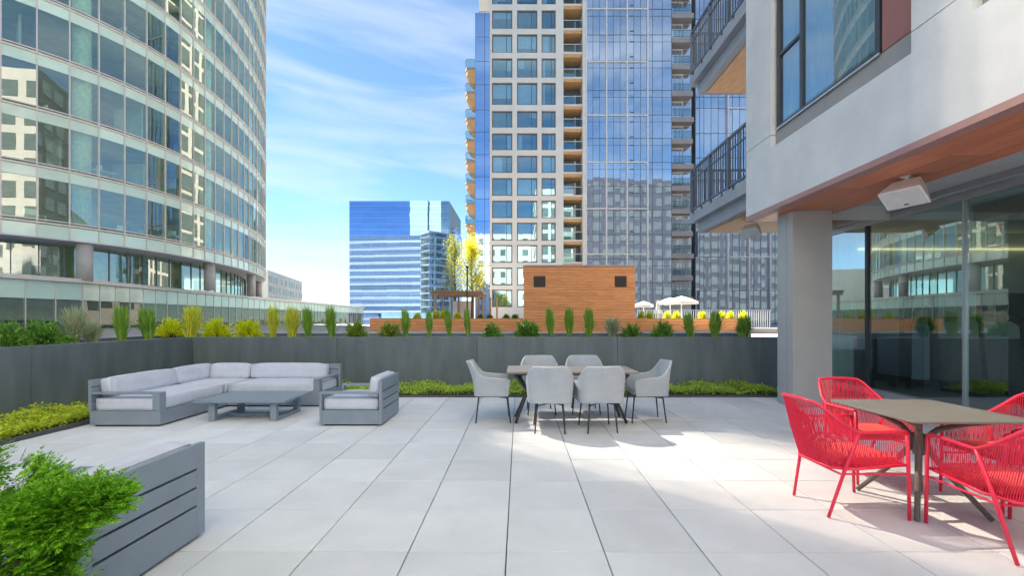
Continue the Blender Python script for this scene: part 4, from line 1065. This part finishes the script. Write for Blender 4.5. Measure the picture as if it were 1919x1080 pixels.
def shell_mesh():
    """upholstered tub shell: seat pan sides, arms and raised back (front = +x)"""
    bm = bmesh.new(); rows = []; NS, NV = 28, 7
    for i in range(NS+1):
        s = -1+2*i/NS; a = abs(s); sg = 1 if s >= 0 else -1
        # plan along a U: back at x=-.25, arms to x=+.24
        if a < .38: x = -.235; y = sg*.205*(a/.38)
        elif a < .55:
            t = (a-.38)/.17; x = -.235+.065*(1-math.cos(t*math.pi/2)); y = sg*(.205+.045*math.sin(t*math.pi/2))
        else: t = (a-.55)/.45; x = -.17+.40*t; y = sg*(.25+.012*t)
        if a < .34: h = .862
        elif a < .62: t = (a-.34)/.28; h = .862-(.862-.655)*(t*t*(3-2*t))
        else: h = .655-.035*((a-.62)/.38)
        row = []
        for k in range(NV+1):
            f = k/NV; z = .385+(h-.385)*f; backness = max(0, 1-a/.6)
            fl = .02*f+.0
            xx = x-backness*(.10*f*f+.03*f)*(h-.385)/.477; yy = y*(1+.10*f*(1-backness*.3))
            if a > .9: xx -= .03*(1-f)*(a-.9)/.1
            row.append(bm.verts.new((xx, yy, z)))
        rows.append(row)
    for i in range(NS):
        for k in range(NV): bm.faces.new((rows[i][k], rows[i+1][k], rows[i+1][k+1], rows[i][k+1]))
    bmesh.ops.recalc_face_normals(bm, faces=bm.faces)
    bmesh.ops.solidify(bm, geom=list(bm.faces), thickness=.032)
    sharp = [e for e in bm.edges if len(e.link_faces) == 2 and e.calc_face_angle(0) > 1.0]
    bmesh.ops.bevel(bm, geom=sharp, offset=.011, segments=2, affect='EDGES', profile=.6, clamp_overlap=True)
    me = bpy.data.meshes.new('shell'); bm.to_mesh(me); bm.free(); me.materials.append(M['chair_grey'])
    me.polygons.foreach_set('use_smooth', [True]*len(me.polygons)); return me
SHELL = shell_mesh()
SEATG = soft(.44, .44, .075, .03, M['chair_grey'], 'seat', n=7)
PANG = bx(-.225, .22, -.225, .225, .382, .392).mesh('seat_pan', M['chair_leg'])
GL = [MB().tube([(fx_*.83, fy_*.83, .385), (fx_, fy_, .0)], [.0115, .0095], 8).mesh('leg', M['chair_leg'], smooth=True) for fx_, fy_ in ((.235, .21), (.235, -.21), (-.245, .19), (-.245, -.19))]
GBR = MB().tube([(.20, .18, .36), (-.21, -.165, .36)], .008, 6).tube([(.20, -.18, .345), (-.21, .165, .345)], .008, 6).mesh('brace', M['chair_leg'])
def gchair(label, x, y, rz):
    t = thing('dining_chair', label, 'chair', (x, y, 0), rz, 'grey dining chairs')
    put('shell', SHELL, t, local=(0, 0, 0)); put('seat', SEATG, t, local=(.005, 0, .392)); put('seat_pan', PANG, t, local=(0, 0, 0))
    for g in GL: put('leg', g, t, local=(0, 0, 0))
    put('brace', GBR, t, local=(0, 0, 0))
gchair('grey dining chair at the left end of the long table', -.37, 6.42, R(4))
gchair('grey dining chair at the right end of the long table', 1.80, 6.42, R(180))
gchair('grey dining chair with its back to the viewer, left of the near pair', .40, 5.89, R(87))
gchair('grey dining chair with its back to the viewer, right of the near pair', 1.04, 5.91, R(94))
gchair('grey dining chair behind the long table on the left, facing the viewer', .33, 6.97, R(-87))
gchair('grey dining chair behind the long table on the right, facing the viewer', 1.03, 7.02, R(-93))

# red set
rt = thing('square_table', 'square taupe metal table between the red cord chairs', 'table', (3.16, 3.5, 0))
tx0, tx1, ty0, ty1 = 2.72, 3.61, 3.08, 3.95
c = .05; MB().prism([(tx0+c, ty0), (tx1-c, ty0), (tx1-.015, ty0+.015), (tx1, ty0+c), (tx1, ty1-c), (tx1-.015, ty1-.015), (tx1-c, ty1), (tx0+c, ty1), (tx0+.015, ty1-.015), (tx0, ty1-c), (tx0, ty0+c), (tx0+.015, ty0+.015)], .726, .742).build('top', M['taupe_top'], rt, bevel=.003, seg=1)
hx, hy = 3.11, 3.49
for (fx_, fy_) in ((2.84, 3.20), (2.86, 3.79), (3.38, 3.20), (3.37, 3.77)):
    h = Vector((hx, hy, .47)); f = Vector((fx_, fy_, .01)); top = Vector((hx+(fx_-hx)*1.25, hy+(fy_-hy)*1.05, .722))
    d = (f-h); d.z = 0
    MB().tube([f, h+d*.42+Vector((0, 0, -.19)), h+d*.16+Vector((0, 0, -.04)), h+d*.10+Vector((0, 0, .06)), h+d*.28+Vector((0, 0, .14)), h+d*.62+Vector((0, 0, .20)), top], [.017, .020, .023, .023, .021, .019, .016], 10).build('leg', M['taupe'], rt, smooth=True)
MB().tube([(hx, hy, .40), (hx, hy, .56)], .04, 12).build('hub', M['taupe'], rt, smooth=True)
bx(tx0+.12, tx1-.12, hy-.02, hy+.02, .710, .7255).build('top_bar', M['taupe'], rt)

def lerp(a, b, t): return tuple(a[i]+(b[i]-a[i])*t for i in range(3))
RF = {}
def red_parts():
    r = .0125
    AF, AJ, BT = lambda s: (.265, s*.265, .635), lambda s: (-.10, s*.285, .64), lambda s: (-.355, s*.205, .838)
    FF, RFt = lambda s: (.285, s*.26, .006), lambda s: (-.26, s*.20, .006)
    SZ0 = .40
    hoop = [AF(-1), (.235, -.268, .645), AJ(-1), (-.20, -.268, .70), lerp(AJ(-1), BT(-1), .85), (-.362, -.185, .842), (-.375, -.10, .848), (-.378, 0, .85), (-.375, .10, .848), (-.362, .185, .842), lerp(AJ(1), BT(1), .85), (-.20, .268, .70), AJ(1), (.235, .268, .645), AF(1)]
    RF['top_rail'] = MB().tube(hoop, r, 8).mesh('top_rail', M['red'], smooth=True)
    RF['front_leg'] = [MB().tube([AF(s), (.275, s*.262, .40), FF(s)], [r, r, .011], 8).mesh('leg', M['red'], smooth=True) for s in (-1, 1)]
    RF['rear_leg'] = [MB().tube([AJ(s), (-.175, s*.245, .36), RFt(s)], [r, r, .011], 8).mesh('leg', M['red'], smooth=True) for s in (-1, 1)]
    seatring = [(.262, -.255, SZ0), (-.10, -.25, SZ0-.03), (-.235, -.17, SZ0-.04), (-.25, 0, SZ0-.04), (-.235, .17, SZ0-.04), (-.10, .25, SZ0-.03), (.262, .255, SZ0)]
    RF['seat_frame'] = MB().tube(seatring, .011, 8, closed=True).mesh('seat_frame', M['red'], smooth=True)
    RF['stretcher'] = MB().tube([(.279, -.25, .335), (-.195, -.232, .33)], .008, 6).tube([(.279, .25, .335), (-.195, .232, .33)], .008, 6).tube([(-.195, -.22, .33), (-.195, .22, .33)], .008, 6).mesh('stretcher', M['red'])
    # cords strung from the top rail down to the seat frame
    def along(pts, n):
        P = [Vector(p) for p in pts]; L = [0]
        for a, b in zip(P, P[1:]): L.append(L[-1]+(b-a).length)
        o = []
        for i in range(n):
            d = L[-1]*i/(n-1); k = max(j for j in range(len(L)-1) if L[j] <= d+1e-9) if d < L[-1] else len(L)-2
            o.append(P[k].lerp(P[k+1], (d-L[k])/max(1e-9, L[k+1]-L[k])))
        return o
    N = 118
    top = along(hoop, N); bot = along(seatring, N); w = MB()
    for i in range(1, N-1):
        a, b = top[i], bot[i]; m = a.lerp(b, .5)+Vector((-.012, 0, -.004)); w.tube([a, m, b], .0036, 4)
    for i in range(1, N-3, 3):                        # every third pair crosses, as the weave does
        w.tube([top[i], bot[i+2]], .0034, 4)
    RF['weave'] = w.mesh('cord_weave', M['cord'], fix=False)
    ws = MB()
    for k in range(44):
        t = k/43; x = -.22+.475*t; yy = .17+.08*min(1, t*3) if t < .34 else .252
        z = SZ0-.04+.04*min(1, t*1.2); ws.tube([(x, -yy, z), (x, 0, z-.012), (x, yy, z)], .0038, 4)
    RF['seat_weave'] = ws.mesh('seat_weave', M['cord'], fix=False)
    RF['cushion'] = soft(.44, .44, .05, .022, M['seat_orange'], 'seat_cushion', n=7)
red_parts()
def rchair(label, x, y, rz):
    t = thing('cord_chair', label, 'chair', (x, y, 0), rz, 'red cord chairs')
    z = dict(local=(0, 0, 0))
    put('top_rail', RF['top_rail'], t, **z)
    for m in RF['front_leg']+RF['rear_leg']: put('leg', m, t, **z)
    put('seat_frame', RF['seat_frame'], t, **z); put('stretcher', RF['stretcher'], t, **z)
    put('cord_weave', RF['weave'], t, **z)['kind'] = 'stuff'; put('seat_weave', RF['seat_weave'], t, **z)['kind'] = 'stuff'
    put('seat_cushion', RF['cushion'], t, local=(.03, 0, .395))
rchair('red cord chair left of the square table, nearest to the grey dining set', 2.51, 3.47, R(1))
rchair('red cord chair behind the square table, its back towards the column', 3.22, 4.18, R(-92))
rchair('red cord chair right of the square table, cut by the picture edge', 3.82, 3.50, R(181))
rchair('red cord chair nearest the viewer, its back turned to us', 3.13, 2.88, R(88))

# loudspeakers
def speaker(label, x, y, z, rz, sc_=1):
    t = thing('loudspeaker', label, 'loudspeaker', (x, y, z), rz, 'soffit loudspeakers')
    b = MB(); w1, w0, h, d = .27, .17, .17, .26      # half width front, back, half height, depth
    prof = [(-d/2, -w1, -h), (-d/2, w1, -h), (-d/2, w1, h), (-d/2, -w1, h)]
    V = [(-d/2, -w1, -h), (-d/2, w1, -h), (-d/2, w1, h), (-d/2, -w1, h), (d/2, -w0, -h*.55), (d/2, w0, -h*.55), (d/2, w0, h*.8), (d/2, -w0, h*.8)]
    b.v = [(p[0]*sc_, p[1]*sc_, p[2]*sc_) for p in V]; b.f = [(0, 1, 2, 3), (7, 6, 5, 4), (0, 4, 5, 1), (1, 5, 6, 2), (2, 6, 7, 3), (3, 7, 4, 0)]
    c = put('cabinet', b.mesh('cabinet', M['white'], bevel=.02*sc_, seg=3, smooth=False), t, local=(0, 0, -.225*sc_), rot=(0, R(-50), 0))
    g = put('grille', bx(-d/2*sc_-.006, -d/2*sc_+.004, -.235*sc_, .235*sc_, -.14*sc_, .14*sc_).mesh('grille', M['grille'], bevel=.003, seg=1), c, local=(0, 0, 0))
    put('emblem', bx(-d/2*sc_-.009, -d/2*sc_-.0065, -.028*sc_, .028*sc_, -.115*sc_, -.095*sc_).mesh('emblem', M['black']), g, local=(0, 0, 0))
    put('bracket', MB().tube([(0, 0, -.14*sc_), (0, 0, -.003)], .022*sc_, 8).box(-.05, .05, -.05, .05, -.012, -.001).mesh('bracket', M['white']), t, local=(0, 0, 0))
speaker('white loudspeaker hanging from the wood soffit above the gym glazing', 4.86, 5.62, SZ, R(22), .88)
speaker('small white loudspeaker half hidden behind the grey column', 4.93, 9.5, 3.50, R(35), .75)

# gym machines seen through the glazing
g1 = thing('cable_machine', 'black cable machine with raised arm behind the gym glazing', 'gym machine', (8.1, 9.0, .06))
MB().box(7.9, 8.02, 9.2, 9.32, .06, 2.2).box(8.5, 8.6, 9.2, 9.32, .06, 2.15).box(7.7, 8.8, 9.15, 9.37, .061, .14).build('upright', M['black'], g1)
MB().tube([(7.55, 8.7, .1), (7.55, 8.7, 1.3), (7.65, 8.8, 1.75), (8.0, 9.1, 2.15), (8.6, 9.26, 2.1)], .055, 8).build('arm', M['black'], g1, smooth=True)
MB().tube([(7.6, 8.75, 1.3), (7.9, 8.9, 1.65), (8.3, 9.1, 1.7)], .04, 8).build('handle', M['black'], g1, smooth=True)
bx(8.06, 8.46, 9.24, 9.3, .2, 1.3).build('weight_stack', M['slab'], g1)
g2 = thing('treadmill', 'black treadmill with rails and console behind the gym glazing', 'gym machine', (9.3, 7.9, .06))
bx(8.9, 9.8, 7.0, 8.8, .06, .24).build('deck', M['black'], g2)
MB().tube([(8.95, 8.6, .2), (8.95, 8.7, 1.5), (8.95, 8.3, 1.55), (8.95, 7.9, 1.3)], .045, 8).tube([(9.75, 8.6, .2), (9.75, 8.7, 1.5), (9.75, 8.3, 1.55), (9.75, 7.9, 1.3)], .045, 8).build('rail', M['black'], g2, smooth=True)
bx(8.9, 9.8, 8.65, 8.73, 1.4, 1.95).build('console', M['black'], g2)
g3 = thing('rowing_bench', 'dark exercise bench on the gym floor at the right edge', 'gym machine', (8.3, 6.3, .06))
bx(7.9, 8.7, 6.1, 6.4, .45, .55).build('seat', M['slab'], g3); MB().box(7.95, 8.05, 6.15, 6.35, .06, .449).box(8.55, 8.65, 6.15, 6.35, .06, .449).build('leg', M['black'], g3)
MB().tube([(8.0, 6.25, .55), (7.8, 6.3, 1.1), (7.85, 6.5, 1.5)], .04, 8).build('handle', M['black'], g3)

# foreground conifer bush in a low planter
bush = thing('conifer_bush', 'bright green feathery conifer bush in the bottom left foreground', 'bush', (-2.12, 1.62, .05))
def conifer():
    g = np.random.default_rng(3)
    lobes = [(-.06, 0, .50, .40, .36, .34), (.04, .05, .42, .30, .28, .22), (.27, .10, .575, .15, .13, .085), (.36, .14, .60, .105, .10, .055), (-.28, .0, .62, .30, .28, .24), (-.12, -.02, .72, .24, .24, .16), (.10, .08, .25, .26, .24, .2), (-.02, .1, .16, .34, .3, .18)]
    wts = np.array([l[3]*l[4] for l in lobes]); wts[2:4] *= 2.2; wts /= wts.sum()
    P, A, N, L, W = [], [], [], [], []
    for c_ in range(420):
        l = lobes[g.choice(len(lobes), p=wts)]; u = g.normal(size=3); u /= np.linalg.norm(u); rr = .80+.20*g.random()
        cc = np.array([l[0]+u[0]*l[3]*rr, l[1]+u[1]*l[4]*rr, l[2]+u[2]*l[5]*rr])
        if cc[2] < .04: continue
        out = u*[1, 1, .55]+[0, 0, .32]; out /= np.linalg.norm(out); pad = np.cross(out, [g.normal()*.3, g.normal()*.3, 1]); pad /= np.linalg.norm(pad)+1e-9
        up_ = np.cross(pad, out); R0 = .055+.035*g.random()
        for f_ in range(30):
            th = g.normal()*.62; ph = g.normal()*.24
            d = out*math.cos(th)+pad*math.sin(th)+up_*(ph+.12); d /= np.linalg.norm(d)
            base = cc-out*R0*.9+d*R0*.35*g.random()+up_*g.normal()*.018; fl = R0*(.8+.5*g.random())
            fn = up_+g.normal(size=3)*.25; sd = np.cross(d, fn); sd /= np.linalg.norm(sd); k = 7
            for j in range(k):
                f = (j+.5)/k; q = base+d*fl*f
                for sg in (-1, 1):
                    P.append(q); A.append(sd*sg*.7+d+g.normal(size=3)*.15); N.append(fn); L.append((.020*(1-.45*f)+.004)*(.8+.4*g.random())); W.append(.0068)
            P.append(base+d*fl); A.append(d); N.append(fn); L.append(.012); W.append(.006)
    return leaf_mesh('foliage', np.array(P), np.array(A), np.array(N), np.array(L), np.array(W), M['conifer'], .1)
put('foliage', conifer(), bush, local=(0, 0, 0), scale=(1.2, 1.15, 1.14))
sb = MB(); rr_ = random.Random(2)
for i in range(26):
    a = rr_.random()*6.28; e = (math.cos(a)*.34*rr_.random(), math.sin(a)*.3*rr_.random(), .35+.4*rr_.random())
    sb.tube([(0, 0, .02), (e[0]*.4, e[1]*.4, e[2]*.55), e], [.014, .009, .004], 5)
sb.tube([(0, 0, .05), (.2, .06, .45), (.42, .15, .62)], [.014, .01, .004], 5)
put('stem', sb.mesh('stem', M['stem']), bush, local=(0, 0, 0))
pot = thing('low_planter', 'low charcoal planter box holding the foreground conifer bush', 'planter', (-2.12, 1.55, 0))
bx(-2.7, -1.62, 1.2, 2.0, .001, .12).build('box', M['charcoal'], pot, bevel=.006)
bx(-2.66, -1.66, 1.24, 1.96, .1205, .13).build('soil', M['soil'], pot)
